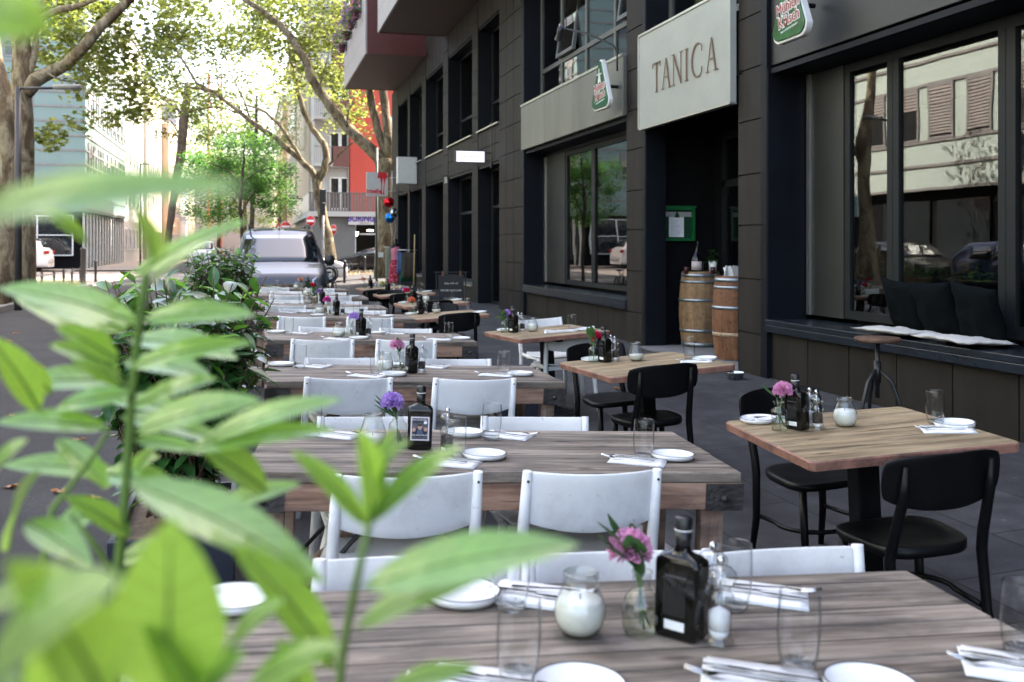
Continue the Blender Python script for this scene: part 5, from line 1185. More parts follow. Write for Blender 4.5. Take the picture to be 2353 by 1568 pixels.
for k,(px,py,wd) in enumerate(((806,531,.35),(812,535,.55),(808,538,.5),(815,541,.3),(850,530,.35))):
    p=onY(px,py,YC+1.2); l=thing('tube_lamp','one of the short glowing tube lamps under the corner shop ceiling','lamp',(p.x,p.y,p.z),group='tube lamps in the corner shop'); MB().tube([(-wd/2,0,0),(wd/2,0,0)],.035,8).build('tube',M['tubeglow'],l); MB().tube([(0,0,.03),(0,0,2.74-p.z)],.008,5).build('cable',M['blackm'],l)
# ---------------------------------------------------------------- trees
LSH=[(0,-.5),(.32,-.42),(.30,-.1),(.52,.12),(.22,.22),(0,.55),(-.22,.22),(-.52,.12),(-.30,-.1),(-.32,-.42)]
def leaves(m,c,rad,n,size,rr,shape=LSH,flat=1.0,droop=.3):
    c=Vector(c)
    for k in range(n):
        while True:
            d=Vector((rr.uniform(-1,1),rr.uniform(-1,1),rr.uniform(-1,1)))
            if d.length<1: break
        p=c+Vector((d.x*rad,d.y*rad,d.z*rad*flat)); s_=size*rr.uniform(.65,1.25)
        nn=Vector((rr.gauss(0,.55),rr.gauss(0,.55),1)).normalized(); t=nn.cross(Vector((rr.uniform(-1,1),rr.uniform(-1,1),.1))).normalized(); u=nn.cross(t)
        m.add([p+t*(x*s_)+u*(y*s_)-nn*(abs(x)*s_*droop) for x,y in shape],[tuple(range(len(shape)))])
OVAL=[(0,-.5),(.2,-.2),(.2,.15),(0,.5),(-.2,.15),(-.2,-.2)]
M['planeleaf']=leafmat('plane_leaf',(.062,.092,.026),trans=.5,tcol=(.27,.32,.065),rough=.5,var=.5,vs=1.1)
M['acacialeaf']=leafmat('fresh_green_leaf',(.032,.105,.02),trans=.4,tcol=(.12,.30,.04),rough=.5,var=.5,vs=.9)
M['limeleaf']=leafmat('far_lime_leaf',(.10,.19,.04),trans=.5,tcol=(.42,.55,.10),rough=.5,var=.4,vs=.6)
def tree(name,label,D,limbs,clumps,bark,lm,lsize,seed,shape=LSH,twigs=True,ztop=.3,base=None,group=None):
    rr=random.Random(seed); b0=limbs[0][0]; p0=atD(b0[0],b0[1],D); p0.z=.12 if base is None else base
    t=thing(name,label,'tree',p0,group=group); tr=MB(); br=MB()
    for i,(pts) in enumerate(limbs):
        q=[]
        for j,(x,y,w_) in enumerate(pts):
            v=atD(x,y,D+(rr.uniform(-.25,.25) if j and i else 0))-p0
            if i==0 and j==0: v.z=0
            q.append(v)
        # smooth the polyline a little
        if len(q)>2:
            qq=[q[0]]; ww=[pts[0][2]]
            for j in range(len(q)-1):
                a,b=q[j],q[j+1]; qq+=[a.lerp(b,.5)+Vector((rr.uniform(-.03,.03),0,rr.uniform(-.03,.03))),b]; ww+=[(pts[j][2]+pts[j+1][2])/2,pts[j+1][2]]
        else: qq=q; ww=[p[2] for p in pts]
        if i==0: tr.tube(qq,[w*D/F/2 for w in ww],10)
        else: lb=MB(); lb.tube(qq,[w*D/F/2 for w in ww],10); lb.build('limb',bark,t)
    tr.build('trunk',bark,t,sub=0)
    cr=MB()
    for (x0,y0,x1,y1,nc,nl,rad) in clumps:
        for k in range(int(nc*1.3)):
            x=rr.uniform(x0,x1); y=rr.uniform(y0,y1); d=D+rr.uniform(.35,3.6); c=atD(x,y,d)-p0
            leaves(cr,c,rad*1.35*rr.uniform(.6,1.4),int(nl*1.9*rr.uniform(.6,1.4)),lsize,rr,shape,.7)
    cr.build('crown',lm,t,fix=False)
    return t
tree('plane_tree','big mottled plane tree with a long slanting limb behind the street lamp at the left',24,
  [[(50,735,80),(48,640,64),(52,480,50),(53,385,47),(52,270,45),(50,190,45),(47,70,38),(45,-40,32),(50,-220,20)],
   [(60,215,30),(80,185,34),(118,165,30),(154,147,28),(185,115,26),(212,84,25),(255,40,23),(300,-4,20),(350,-60,16),(420,-140,9)],
   [(55,85,20),(72,60,20),(105,35,17),(140,21,16),(190,10,14),(235,-8,12),(300,-50,7)],
   [(56,200,18),(72,150,17),(82,100,14),(90,50,10),(100,0,7)],
   [(110,170,5),(140,185,4),(180,190,3)],[(170,130,6),(195,180,3),(200,230,2)]],
  [(60,0,420,120,52,16,.42),(150,100,330,215,22,15,.4),(70,90,150,170,8,12,.3),(85,260,140,350,7,10,.22),(130,290,165,330,2,8,.12),(160,255,215,300,4,8,.2),(240,200,330,285,7,12,.3),(-60,-160,460,0,50,16,.6),(0,130,40,190,3,8,.25)],M['barkpale'],M['planeleaf'],.16,1)
tree('plane_tree','mottled plane tree trunk at the left edge of the picture, before the mint building',22.3,
  [[(-5,720,80),(5,560,50),(12,440,34),(20,385,34),(14,320,40),(18,265,44),(4,200,36),(-12,130,30),(-25,0,24)],[(18,330,28),(30,290,26),(38,250,12)]],[(-80,-120,60,40,12,12,.5)],M['barkpale'],M['planeleaf'],.17,2)
tree('plane_tree','huge plane tree behind the far restaurant corner, limb reaching left over the street',42,
  [[(888,640,60),(888,560,52),(887,470,46),(886,400,46),(889,365,48)],
   [(884,385,34),(869,360,30),(828,323,25),(797,292,24),(760,247,23),(732,208,21),(710,174,20),(705,146,20),(687,118,18),(674,92,17),(640,55,16),(595,21,14),(560,-2,12),(500,-60,8)],
   [(889,368,26),(884,340,22),(867,298,19),(856,253,18),(847,205,17),(836,120,14),(830,0,10)],[(890,365,26),(894,330,22),(885,253,20),(878,205,19),(872,90,15),(868,-60,10)],
   [(732,208,5),(745,160,4),(757,120,2)],[(797,292,5),(800,255,4),(815,225,2)]],
  [(560,0,800,110,80,17,.55),(640,90,800,215,40,15,.5),(740,180,850,300,16,12,.4),(800,225,845,320,8,9,.3),(775,250,800,300,4,10,.3),(800,0,890,190,26,12,.5),(500,-170,900,0,70,16,.8)],M['bark'],M['planeleaf'],.17,3)
tree('plane_tree','leaning forked plane tree at the corner by the traffic light',48,
  [[(763,612,30),(758,580,27),(752,540,25),(742,503,23),(733,460,21),(727,430,21),(728,413,24)],
   [(729,418,17),(745,390,17),(750,365,16),(745,332,15),(730,312,14),(717,297,13),(703,270,12),(696,252,12),(684,210,11),(675,175,10),(665,115,8),(655,50,5)],
   [(726,415,17),(715,392,16),(686,364,14),(637,322,13),(577,280,11),(525,238,9),(490,212,8),(450,190,6),(402,112,5),(325,80,4)],
   [(690,366,9),(670,330,9),(640,285,8),(610,258,6),(560,240,4)],[(490,212,6),(455,203,6),(430,200,4)],[(722,402,6),(760,375,5),(800,335,4),(830,320,2)],[(577,280,5),(560,230,4),(530,170,3)]],
  [(380,0,640,130,105,17,.6),(330,60,560,235,64,16,.55),(560,100,700,235,34,14,.5),(300,40,400,200,24,14,.5),(420,200,560,255,16,11,.4),(690,150,780,250,12,12,.4),(300,-150,700,0,70,16,.8)],M['bark'],M['planeleaf'],.165,4)
tree('street_tree','slender street tree with a straight thin trunk in front of the cream houses',58,
  [[(380,610,16),(387,540,16),(396,470,17),(404,420,18),(413,370,20),(417,330,21),(421,280,22),(428,235,18),(430,190,12)],[(421,275,10),(435,255,8),(490,245,5),(520,250,4),(548,262,3)],[(428,240,8),(410,200,6),(390,160,4)],[(424,270,7),(405,250,5),(370,225,3)]],
  [(300,150,480,270,46,16,.55),(370,220,480,330,26,15,.5),(455,290,475,330,4,10,.4)],M['bark2'],M['planeleaf'],.17,5)
tree('acacia_tree','small fresh green tree with feathery foliage behind the shrubs in mid street',33,
  [[(557,640,9),(556,562,8),(554,502,8),(552,457,8),(556,412,7),(560,370,5),(562,330,3)],[(554,495,5),(568,465,4),(585,440,3)],[(553,460,5),(530,430,4),(500,410,3)],[(555,420,4),(590,395,3),(625,385,2)],[(556,430,4),(520,390,3),(480,375,2)]],
  [(500,320,630,385,40,40,.32),(540,380,668,435,38,40,.32),(590,420,675,500,20,36,.28),(430,355,540,420,34,40,.30),(425,420,545,510,38,38,.30),(540,400,600,470,16,36,.28)],M['bark2'],M['acacialeaf'],.11,6,shape=OVAL)
tree('street_tree','grey trunked street tree standing behind the small feathery one',62,
  [[(572,600,11),(577,540,11),(580,460,11),(583,380,10),(588,300,8),(590,220,5)],[(583,380,6),(600,330,5),(615,290,3)]],
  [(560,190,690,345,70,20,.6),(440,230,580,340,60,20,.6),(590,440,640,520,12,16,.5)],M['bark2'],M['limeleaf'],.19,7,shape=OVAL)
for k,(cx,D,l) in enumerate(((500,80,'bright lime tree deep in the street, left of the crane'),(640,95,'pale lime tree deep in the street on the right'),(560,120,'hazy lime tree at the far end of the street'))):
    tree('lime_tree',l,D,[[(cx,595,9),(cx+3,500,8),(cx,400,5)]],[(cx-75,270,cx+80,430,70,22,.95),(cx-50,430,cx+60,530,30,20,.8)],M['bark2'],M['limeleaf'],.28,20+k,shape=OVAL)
# construction crane far away
M['crane']=mat('orange_crane_paint',(.75,.16,.05),.6)
t=thing('tower_crane','thin orange lattice tower crane rising between the trees at the end of the street','crane',atD(493,600,140)*1); t.location.z=0
m=MB(); s_=.9
for a in (-1,1):
    for b in (-1,1): m.bar((a*s_,b*s_,0),(a*s_,b*s_,26),.16,.16)
for k in range(14): m.bar((-s_,-s_,k*1.85),(s_,-s_,(k+1)*1.85),.1,.1); m.bar((s_,-s_,k*1.85),(-s_,-s_,(k+1)*1.85),.1,.1)
m.build('mast',M['crane'],t)
# ---------------------------------------------------------------- street furniture
M['pole']=mat('dark_grey_pole',(.055,.055,.06),.5,metal=.3); M['greenpole']=mat('green_grey_pole',(.05,.07,.06),.5)
def P0(px,py): p=onZ(px,py,.11); return (p.x,p.y,.1)
p=atD(41,562,20); l=thing('street_lamp','dark street lamp with flat head on a long arm, at the left','street lamp',(p.x,p.y,.2))
za=CAMH+(562-200)*20/F-.2; dx=atD(187,200,20)-atD(41,200,20)
MB().tube([(0,0,0),(0,0,za)],[.075,.06],12).build('pole',M['pole'],l); MB().tube([(0,0,za-.03),tuple(dx*.62+Vector((0,0,za-.02)))],.03,8).build('arm',M['pole'],l)
m=MB(); a=dx*.55; b=dx; m.M=Matrix.Translation((0,0,za)); u=dx.normalized(); v=Vector((-u.y,u.x,0))
rows=[[a+v*s*w_+Vector((0,0,z)) for s,z in ((-1,0),(-.7,.045),(.7,.045),(1,0),(.7,-.05),(-.7,-.05))] for a,w_ in ((dx*.55,.03),(dx*.65,.09),(dx*.85,.10),(dx*1.0,.06))]
m.grid(rows,closed=True); m.add(rows[-1],[tuple(range(6))]); m.build('lamp_head',mat('grey_lamp_head',(.25,.24,.23),.5),l)
p=atD(322,562,62); l=thing('street_lamp','distant small street lamp in front of the sunlit houses','street lamp',(p.x,p.y,.1)); zz=CAMH+(562-381)*62/F
MB().tube([(0,0,0),(0,0,zz)],.06,8).build('pole',M['pole'],l); MB().box(-.02,.55,-.08,.08,zz-.06,zz+.04).build('lamp_head',mat('grey_lamp_head',(.25,.24,.23),.5),l)
l=thing('street_lantern','old style black street lantern on the left pavement','street lamp',(-5.35,18.6,.2))
MB().lathe([(.12,0),(.12,.5),(.06,.6),(.05,3.0),(.08,3.1),(.0001,3.1)],14).build('pole',M['blackm'],l); MB().lathe([(.10,3.12),(.18,3.6),(.18,3.62),(.0001,3.62)],6).build('lantern_glass',mat('lantern_pane',(.3,.3,.28),.2),l); MB().lathe([(.22,3.63),(.10,3.85),(.04,3.9),(.0001,4.05)],6).build('lantern_roof',M['blackm'],l)
M['signred']=mat('traffic_sign_red',(.62,.012,.02),.4,var=.05); M['signw']=mat('traffic_sign_white',(.8,.8,.78),.4)
def noentry(px,py,D,r,rz,label,zb=0.1):
    p=atD(px,py,D); s=thing('no_entry_sign',label,'traffic sign',(p.x,p.y,zb),R(rz),'no entry signs at the crossing'); z=p.z-zb
    MB().tube([(0,.03,0),(0,.03,z+r)],.03,8).build('pole',M['pole'],s)
    q=MB(); q.M=Matrix.Translation((0,0,z))@Matrix.Rotation(R(90),4,'X'); q.lathe([(.0001,.006),(r,.006),(r,-.006),(.0001,-.006)],28); d=q.build('disc',M['signred'],s)
    q=MB().box(-r*.78,r*.78,-.012,-.0065,z-r*.18,z+r*.18); q.build('bar',M['signw'],s)
    q=MB(); q.M=Matrix.Translation((0,0,z))@Matrix.Rotation(R(90),4,'X'); q.lathe([(r*.94,.0065),(r,.0065),(r,.009),(r*.94,.009)],28); q.build('edge',M['signw'],s)
noentry(713,508,52,.30,-42,'round red no entry sign left of the traffic light pole'); noentry(656,521,58,.30,0,'round red no entry sign rising behind the roof of the silver van'); noentry(766,528,53,.29,-62,'narrow looking no entry sign seen almost edge on right of the traffic light')
p=atD(640,527,58); s=thing('warning_sign','red bordered triangular warning sign behind the van roof','traffic sign',(p.x,p.y,.1)); z=p.z-.1
MB().tube([(0,.03,0),(0,.03,z)],.03,8).build('pole',M['pole'],s); q=MB(); q.prism([(-.42,-.3),(.42,-.3),(0,.42)],.012,Matrix.Translation((0,0,z))); q.build('plate',M['signred'],s); q=MB(); q.prism([(-.27,-.22),(.27,-.22),(0,.24)],.006,Matrix.Translation((0,-.011,z))); q.build('field',M['signw'],s)
p=atD(741,600,46); s=thing('traffic_light','black traffic light seen from behind on a sticker covered pole','traffic light',(p.x,p.y,.1)); k=46/F
MB().tube([(.02,.05,0),(.02,.05,CAMH+(562-440)*k)],.055,10).build('pole',mat('stickered_pole',(.28,.27,.28),.6,var=.7,vs=9),s)
MB().box(-.16,.15,-.12,.03,CAMH+(562-466)*k-.1,CAMH+(562-436)*k-.1).build('housing',M['blackm'],s,bevel=.02); MB().box(-.14,.12,-.10,.03,CAMH+(562-495)*k-.1,CAMH+(562-467)*k-.1).build('housing',M['blackm'],s,bevel=.02)
p=atD(865,562,38); s=thing('sign_pole','tall green grey pole standing behind the square shop sign','pole',(p.x,p.y,.1)); MB().tube([(0,0,0),(0,0,5.2)],.05,10).build('shaft',M['greenpole'],s); MB().box(.03,.25,-.02,0,.95,1.15).build('small_plate',M['signw'],s)
# square lingerie shop sign
p=atD(866,424,35.3); s=thing('shop_sign','square pale shop sign reading iriselle with red legs drawing at the building corner','sign',(p.x,p.y,p.z))
MB().box(-.39,.39,-.05,.05,-.43,.43).build('case',mat('pale_sign_case',(.56,.56,.54),.45,var=.05),s,bevel=.01)
text2('iriselle',.21,M['signred'],s,Matrix.Translation((-.12,-.053,-.25))@FACE_NY,.007); text2('HAUT NAH DESSOUS',.04,M['signred'],s,Matrix.Translation((-.12,-.053,-.36))@FACE_NY)
m=MB(); m.M=Matrix.Translation((0,-.053,0))@FACE_NY
for poly in ([(.03,.43),(.34,.43),(.375,.22),(.0,.22)],[(.10,.22),(.20,.22),(.175,.02),(.16,-.12),(.175,-.3),(.14,-.3),(.13,-.12),(.145,.02)],[(.22,.22),(.31,.22),(.275,.02),(.25,-.12),(.24,-.3),(.21,-.3),(.225,-.12),(.245,.02)],[(.12,-.3),(.18,-.3),(.185,-.37),(.10,-.37)],[(.205,-.3),(.25,-.3),(.27,-.37),(.20,-.37)]):
    m.add([(x,y,.002) for x,y in poly],[tuple(range(len(poly)))])
m.build('legs_drawing',M['signred'],s,fix=False)
MB().tube([(.39,0,.25),(X0-p.x,0,.25)],.015,6).tube([(.39,0,-.25),(X0-p.x,0,-.25)],.015,6).tube([(.55,0,.5),(.55,0,-.6)],.02,6).build('bracket',M['alu'],s)
# balloons, mannequin, clothes rack
M['foilred']=mat('red_foil',(.55,.01,.02),.12,metal=.8,var=.1); M['foilsilver']=mat('silver_foil',(.6,.6,.6),.1,metal=1); M['foilblue']=mat('blue_foil',(.01,.16,.45),.14,metal=.8,var=.1)
for px,py,m_,c in ((893,465,'foilred','red'),(905,490,'foilsilver','silver'),(895,501,'foilblue','blue')):
    p=atD(px,py,32.5); b=thing('foil_balloon','shiny round %s foil balloon floating above the mannequin'%c,'balloon',p,rz=R({'red':0,'silver':50,'blue':-25}[c])); q=MB(); q.M=Matrix.Rotation(R(90),4,'X'); q.lathe([(.0001,-.10),(.09,-.088),(.15,-.05),(.178,0),(.15,.05),(.09,.088),(.0001,.10)],24); q.build('envelope',M[m_],b)
    MB().tube([(0,0,-.17),(.10,0,-.5),(.17,.1,-.9)],.004,4).build('ribbon',M['signw'],b)
p=atD(909,650,32.8); g=thing('mannequin','headless black mannequin in a pink top and long red floral skirt outside the shop','mannequin',(p.x,p.y,gz(4.7)))
def ell(m,L_,n=20): m.grid([[(a*math.cos(2*math.pi*k/n)+cx,b*math.sin(2*math.pi*k/n)+cy,z) for k in range(n)] for z,a,b,cx,cy in L_],closed=True)
m=MB(); ell(m,[(.95,.13,.10,0,0),(1.05,.12,.09,0,0),(1.22,.15,.10,0,0),(1.36,.17,.10,0,0),(1.44,.13,.08,0,0),(1.48,.06,.055,0,0),(1.60,.052,.052,0,0),(1.64,.03,.03,0,0)]); m.build('torso',M['black'],g)
m=MB(); ell(m,[(.92,.15,.115,0,0),(1.02,.132,.105,0,0),(1.12,.14,.11,0,0),(1.24,.165,.125,0,-.01),(1.32,.16,.115,0,0),(1.38,.12,.10,.02,0)]); m.build('top',mat('pink_top',(.50,.16,.24),.8),g)
def floral():
    m,nt,b=newmat('red_floral_fabric'); b.inputs['Roughness'].default_value=.85; v=coords(nt); n=N(nt,'ShaderNodeTexVoronoi',Scale=14.); L(nt,v,n.inputs['Vector']); L(nt,ramp(nt,n.outputs['Distance'],[(.25,(.62,.16,.24)),(.42,(.32,.012,.04)),(.8,(.22,.008,.02))]),b.inputs['Base Color']); return m
m=MB(); rows=[]
for z,a in ((.18,.24),(.45,.21),(.75,.18),(.94,.155)): rows.append([((a*(1+.07*math.cos(k*5*2*math.pi/40*2)))*math.cos(2*math.pi*k/40),(a*.8*(1+.07*math.cos(k*5*2*math.pi/40*2)))*math.sin(2*math.pi*k/40),z) for k in range(40)])
m.grid(rows,closed=True); m.build('skirt',floral(),g); MB().tube([(0,0,0),(0,0,.95)],.02,8).lathe([(.16,0),(.16,.015),(.0001,.015)],20).build('stand',M['alu'],g)
pr=atD(935,650,30.5); rk=thing('clothes_rack','small garment rack on the pavement beside the mannequin','clothes rack',(pr.x,pr.y,gz(4.7)))
MB().tube([(-.3,0,1.28),(.3,0,1.28)],.015,8).build('rail',M['alu'],rk)
for sx in (-1,1): MB().tube([(sx*.27,0,1.27),(sx*.27,0,.03)],.014,8).tube([(sx*.27,-.25,.03),(sx*.27,.25,.03)],.016,8).build('post',M['blackm'],rk)
MB().box(-.24,.24,-.2,.2,.12,.3).build('base_shelf',M['blackm'],rk)
def garment(x,w_,z0,z1,dy,c,label):
    g=thing('garment',label,'garment',(pr.x+x,pr.y+dy,gz(4.7)),group='clothes hanging on the rack'); rows=[]
    for k in range(5):
        z=z1+(z0-z1)*k/4; rows.append([(w_*(-.5+j/10)*(1+.12*k/4),.015*math.sin(j*1.9+k*.4)*(.4+k/4),z) for j in range(11)])
    MB().grid(rows).build('cloth',mat('cloth',c,.9,var=.2,vs=9),g,solid=.02,fix=False); MB().tube([(0,0,z1),(0,0,1.30)],.006,5).build('hanger',M['alu'],g)
garment(.05,.40,.42,1.20,-.10,(.055,.042,.032),'dark brown skirt hanging in front on the garment rack'); garment(.04,.44,.32,1.1,-.04,(.012,.07,.025),'dark green garment hanging behind the brown skirt'); garment(.0,.46,.22,1.0,.03,(.0,.10,.10),'teal garment showing lowest on the rack'); garment(-.24,.14,.55,1.2,.0,(.08,.15,.33),'blue patterned garment at the left end of the rack')
pg=atD(896,650,34); g=thing('garment','long pale green grey trousers hanging at the shop front left of the mannequin','garment',(pg.x,pg.y,gz(4.6))); q=MB()
for sx in (-.09,.09): q.box(sx-.075,sx+.075,-.03,.03,.1,1.35)
q.build('cloth',mat('sage_cloth',(.26,.28,.22),.9,var=.2,vs=12),g,bevel=.02); MB().tube([(-.2,0,1.37),(.2,0,1.37)],.012,6).tube([(.19,0,0),(.19,0,1.37)],.012,6).build('hanger_stand',M['alu'],g)
p=atD(950,590,29.5); b=thing('broom','wooden broom handle leaning upright behind the garment rack','broom',(p.x,p.y,gz(4.8))); MB().tube([(0,0,0),(.05,.1,1.75)],.018,8).build('handle',mat('broom_wood',(.4,.29,.13),.6),b); MB().box(-.12,.12,-.03,.03,0,.1).build('head',M['rust'],b)
# A board
p=atD(1036,695,23.2); s=thing('a_board','black framed notice board with white lettering on the pavement','notice board',(p.x,p.y,gz(4.4)),R(-6)); 
m=MB()
for sx in (-1,1): m.box(sx*.345-.012,sx*.345+.012,-.012,.012,0,.80); m.box(sx*.345-.012,sx*.345+.012,-.2,.2,-.0,.02)
m.box(-.40,.40,-.013,.013,.802,.825).build('frame',M['blackm'],s); MB().box(-.30,.30,-.01,.01,.10,.76).build('board',mat('blackboard',(.016,.016,.017),.6),s)
for sx in (-.2,.22): MB().box(sx-.015,sx+.015,-.018,.018,.72,.84).build('strap',mat('brown_leather',(.22,.07,.03),.6),s)
for t_,z,h in (('shop with us!',.55,.062),('MO-SA 11-18 UHR',.38,.062),('www.atelier-mode.de',.20,.038)): text(t_,h,M['signw'],s,Matrix.Translation((0,-.013,z))@FACE_NY,ext=.001)
# bollards and rails
def bollard(px,py,h,r,label):
    x,y,z=P0(px,py); b=thing('bollard',label,'bollard',(x,y,z),group='dark bollards at the crossing'); MB().lathe([(r,0),(r,h-.1),(r*1.25,h-.09),(r*1.25,h-.05),(r,h-.04),(r*.8,h),(.0001,h+.01)],12).build('post',M['pole'],b)
bollard(219,648,.85,.05,'slim dark bollard standing alone on the sunlit crossing'); bollard(191,652,1.35,.09,'thick tall dark bollard at the end of the low railing'); bollard(791,650,.85,.05,'dark bollard right of the white car front'); bollard(838,628,.85,.05,'dark bollard in front of the black coupe'); bollard(886,640,.9,.055,'dark bollard beside the garments'); bollard(712,660,.8,.05,'dark bollard hidden beside the silver van')
def rail(pts,h,label,name='low_railing'):
    P=[Vector(P0(*p)) for p in pts]; f=thing(name,label,'railing',P[0]); o=P[0]
    for p in P: MB().box(p.x-o.x-.035,p.x-o.x+.035,p.y-o.y-.035,p.y-o.y+.035,0,h).build('post',M['pole'],f)
    m=MB()
    for a,b in zip(P,P[1:]): m.bar(a-o+Vector((0,0,h-.1)),b-o+Vector((0,0,h-.1)),.045,.045)
    m.build('rail',M['pole'],f)
rail([(38,672),(68,668),(96,664),(124,661)],.55,'low dark railing round the tree pit at the left'); rail([(146,661),(165,655),(184,650)],.62,'short sunlit end of the low railing at the left'); rail([(800,627),(835,626),(862,626),(889,627)],.55,'low dark railing in front of the black coupe')
rr=random.Random(31); 
M['drygrass']=leafmat('dry_grass',(.34,.26,.12),trans=.3)
for (x0,x1,y0,y1,nn_,nm) in ((-6.8,-5.4,30,36,420,'dry_grass'),(3.6,7.2,46.5,49,260,'dry_grass')):
    m=MB()
    for k in range(nn_):
        x,y=rr.uniform(x0,x1),rr.uniform(y0,y1); h=rr.uniform(.08,.3); a=rr.uniform(0,6.28); dx_,dy_=.012*math.cos(a),.012*math.sin(a); z=.2 if x<0 else .1
        m.add([(x-dx_,y-dy_,z),(x+dx_,y+dy_,z),(x+rr.uniform(-.1,.1),y+rr.uniform(-.1,.1),z+h)],[(0,1,2)])
    tag(m.build('dry_grass',M['drygrass'],fix=False),'dry yellow grass growing along the low railing','grass',kind='stuff')
# flower pots on the far balcony
M['potpl']=mat('maroon_pot',(.09,.012,.03),.5); M['violetfl']=leafmat('violet_petals',(.42,.12,.5),trans=.3,tcol=(.5,.15,.6)); M['potleaf']=leafmat('pot_foliage',(.06,.13,.03),trans=.4)
for k,(y,z) in enumerate(((31.6,8.75),(33.0,8.75),(34.6,8.7),(36.4,8.6))):
    t=thing('flower_pot','maroon pot with trailing violet flowers hung on the pale balcony front, number %s from the near end'%['one','two','three','four'][k],'flower pot',(3.24,y,z),group='flower pots on the balcony'); t['label']='maroon pot of violet flowers on the balcony front, %s'%['nearest of the four','second nearest','second farthest','farthest and lowest of the four'][k]
    MB().lathe([(.09,0),(.13,.26),(.145,.27),(.145,.30),(.0001,.30)],16).build('pot',M['potpl'],t); m=MB(); leaves(m,(0,0,.40),.40,320,.11,rr,OVAL); m.cur=1; leaves(m,(-.03,0,.45),.42,150,.10,rr,OVAL); m.build('flowering_foliage',[M['potleaf'],M['violetfl']],t,fix=False)
    MB().box(.14,.20,-.05,.05,.2,.30).build('hook',M['blackm'],t)
# ---------------------------------------------------------------- vehicles
def paintm(n,c,metal=.4,rough=.28): 
    m=mat(n,c,rough,metal=metal,var=.04,coat=.35,vs=3); return m
M['tyre']=mat('tyre_rubber',(.012,.012,.012),.8); M['rim']=mat('alloy_rim',(.4,.4,.42),.3,metal=.9); M['trim']=mat('black_trim',(.015,.015,.016),.5); M['chrome']=mat('chrome',(.7,.7,.72),.12,metal=1)
M['carglass']=mat('car_glass',(.010,.013,.015),.03,spec=.7,coat=.5,var=.05); M['lampglass']=mat('clear_lamp_glass',(.35,.38,.42),.08,spec=.9,metal=.3); M['redlamp']=mat('red_lamp_glass',(.4,.01,.01),.15,spec=.8)
def car(name,label,cat,W,prof,belt,zb,paint,ws,rw,wheels,sides,wr=.31,roofw=.78,M_=Matrix(),group=None):
    """front at -Y; prof: (y,ztop); ws: windscreen (y0,y1); rw: rear window (y0,y1); sides: glass spans along y"""
    t=thing(name,label,cat,M=M_,group=group); ys=[p[0] for p in prof]; y0,y1=ys[0],ys[-1]; ln=y1-y0
    def zt(y):
        for (a,za),(b,zb_) in zip(prof,prof[1:]):
            if a<=y<=b: return za+(zb_-za)*(y-a)/(b-a)
        return prof[0][1] if y<y0 else prof[-1][1]
    def hw(y):
        e=min(y-y0,y1-y)/ln; return W/2*(1-.16*max(0,1-e/.10)**2)
    def sec(y):
        w=hw(y); z=zt(y); b=min(belt,z-.05)
        if z>belt+.08: wr_=w*(1-(1-roofw)*min(1,(z-belt)/.55)); up=[(wr_+.035,z-.11),(wr_-.02,z-.04),(wr_-.12,z-.008),(wr_*.5,z+.006),(0,z+.012)]
        else: up=[(w*.96,z-.025),(w*.9,z-.008),(w*.78,z),(w*.45,z+.012),(0,z+.016)]
        return [(0,zb),(w*.9,zb),(w*.985,zb+.10),(w,zb+.25),(w,b-.12),(w*.985,b)]+up
    st=sorted(set(ys+[y0+ln*k/30 for k in range(31)])); m=MB(); rows=[]
    for y in st:
        s=sec(y); rows.append([(x,y,z) for x,z in s]+[(-x,y,z) for x,z in s[-2:0:-1]])
    m.grid(rows,closed=True); n=len(rows[0]); m.add(rows[0],[tuple(range(n))]); m.add(rows[-1],[tuple(range(n-1,-1,-1))]); m.build('body',paint,t)
    # side glass
    for (a,b) in sides:
        for sx in (-1,1):
            R2=[]
            for k in range(7):
                y=a+(b-a)*k/6; s=sec(y); (xa,za),(xb,zb2)=s[5],s[6]; R2.append([(sx*(xa+(xb-xa)*f+.007),y,za+(zb2-za)*f) for f in (.06,.5,.93)])
            MB().grid(R2).build('side_window',M['carglass'],t,solid=.008)
    def screen(a,b,nm,off):
        R2=[]
        for k in range(7):
            y=a+(b-a)*k/6; z=zt(y); w=hw(y); wr_=w*(1-(1-roofw)*max(0,min(1,(z-belt)/.55))); wr_=min(wr_,w*.9)
            R2.append([(wr_*u*.93,y+off*.5,z+.016-.010*u*u+.006+.0) for u in (-1,-.6,-.2,.2,.6,1)])
        return MB().grid(R2).build(nm,M['carglass'],t,solid=.006)
    screen(ws[0],ws[1],'windscreen',-.01)
    if rw: screen(rw[0],rw[1],'rear_window',.01)
    for y in wheels:
        for sx in (-1,1):
            x=sx*(W/2-.11); q=MB(); q.M=Matrix.Translation((x,y,wr))@Matrix.Rotation(R(90*sx),4,'Y'); q.lathe([(wr*.64,-.1),(wr*.95,-.1),(wr,-.06),(wr,.08),(wr*.95,.12),(wr*.64,.115)],26); o=q.build('wheel',M['tyre'],t)
            q=MB(); q.M=Matrix.Translation((x,y,wr))@Matrix.Rotation(R(90*sx),4,'Y'); q.lathe([(.0001,.09),(wr*.2,.10),(wr*.55,.085),(wr*.64,.117)],20); q.build('rim',M['rim'],o)
            q=MB(); q.M=Matrix.Translation((sx*(W/2-.02),y,wr+.01))@Matrix.Rotation(R(90*sx),4,'Y'); q.lathe([(wr*1.02,-.15),(wr*1.16,-.15),(wr*1.16,.024),(wr*1.02,.024)],26); q.build('wheel_arch',M['trim'],t)
    return t
silver=paintm('silver_grey_paint',(.055,.055,.062),.35,.28)
px=.0; V_=TR(.60,22.1,gz(.6),R(0))@Matrix.Diagonal((1.02,1,1.05,1))
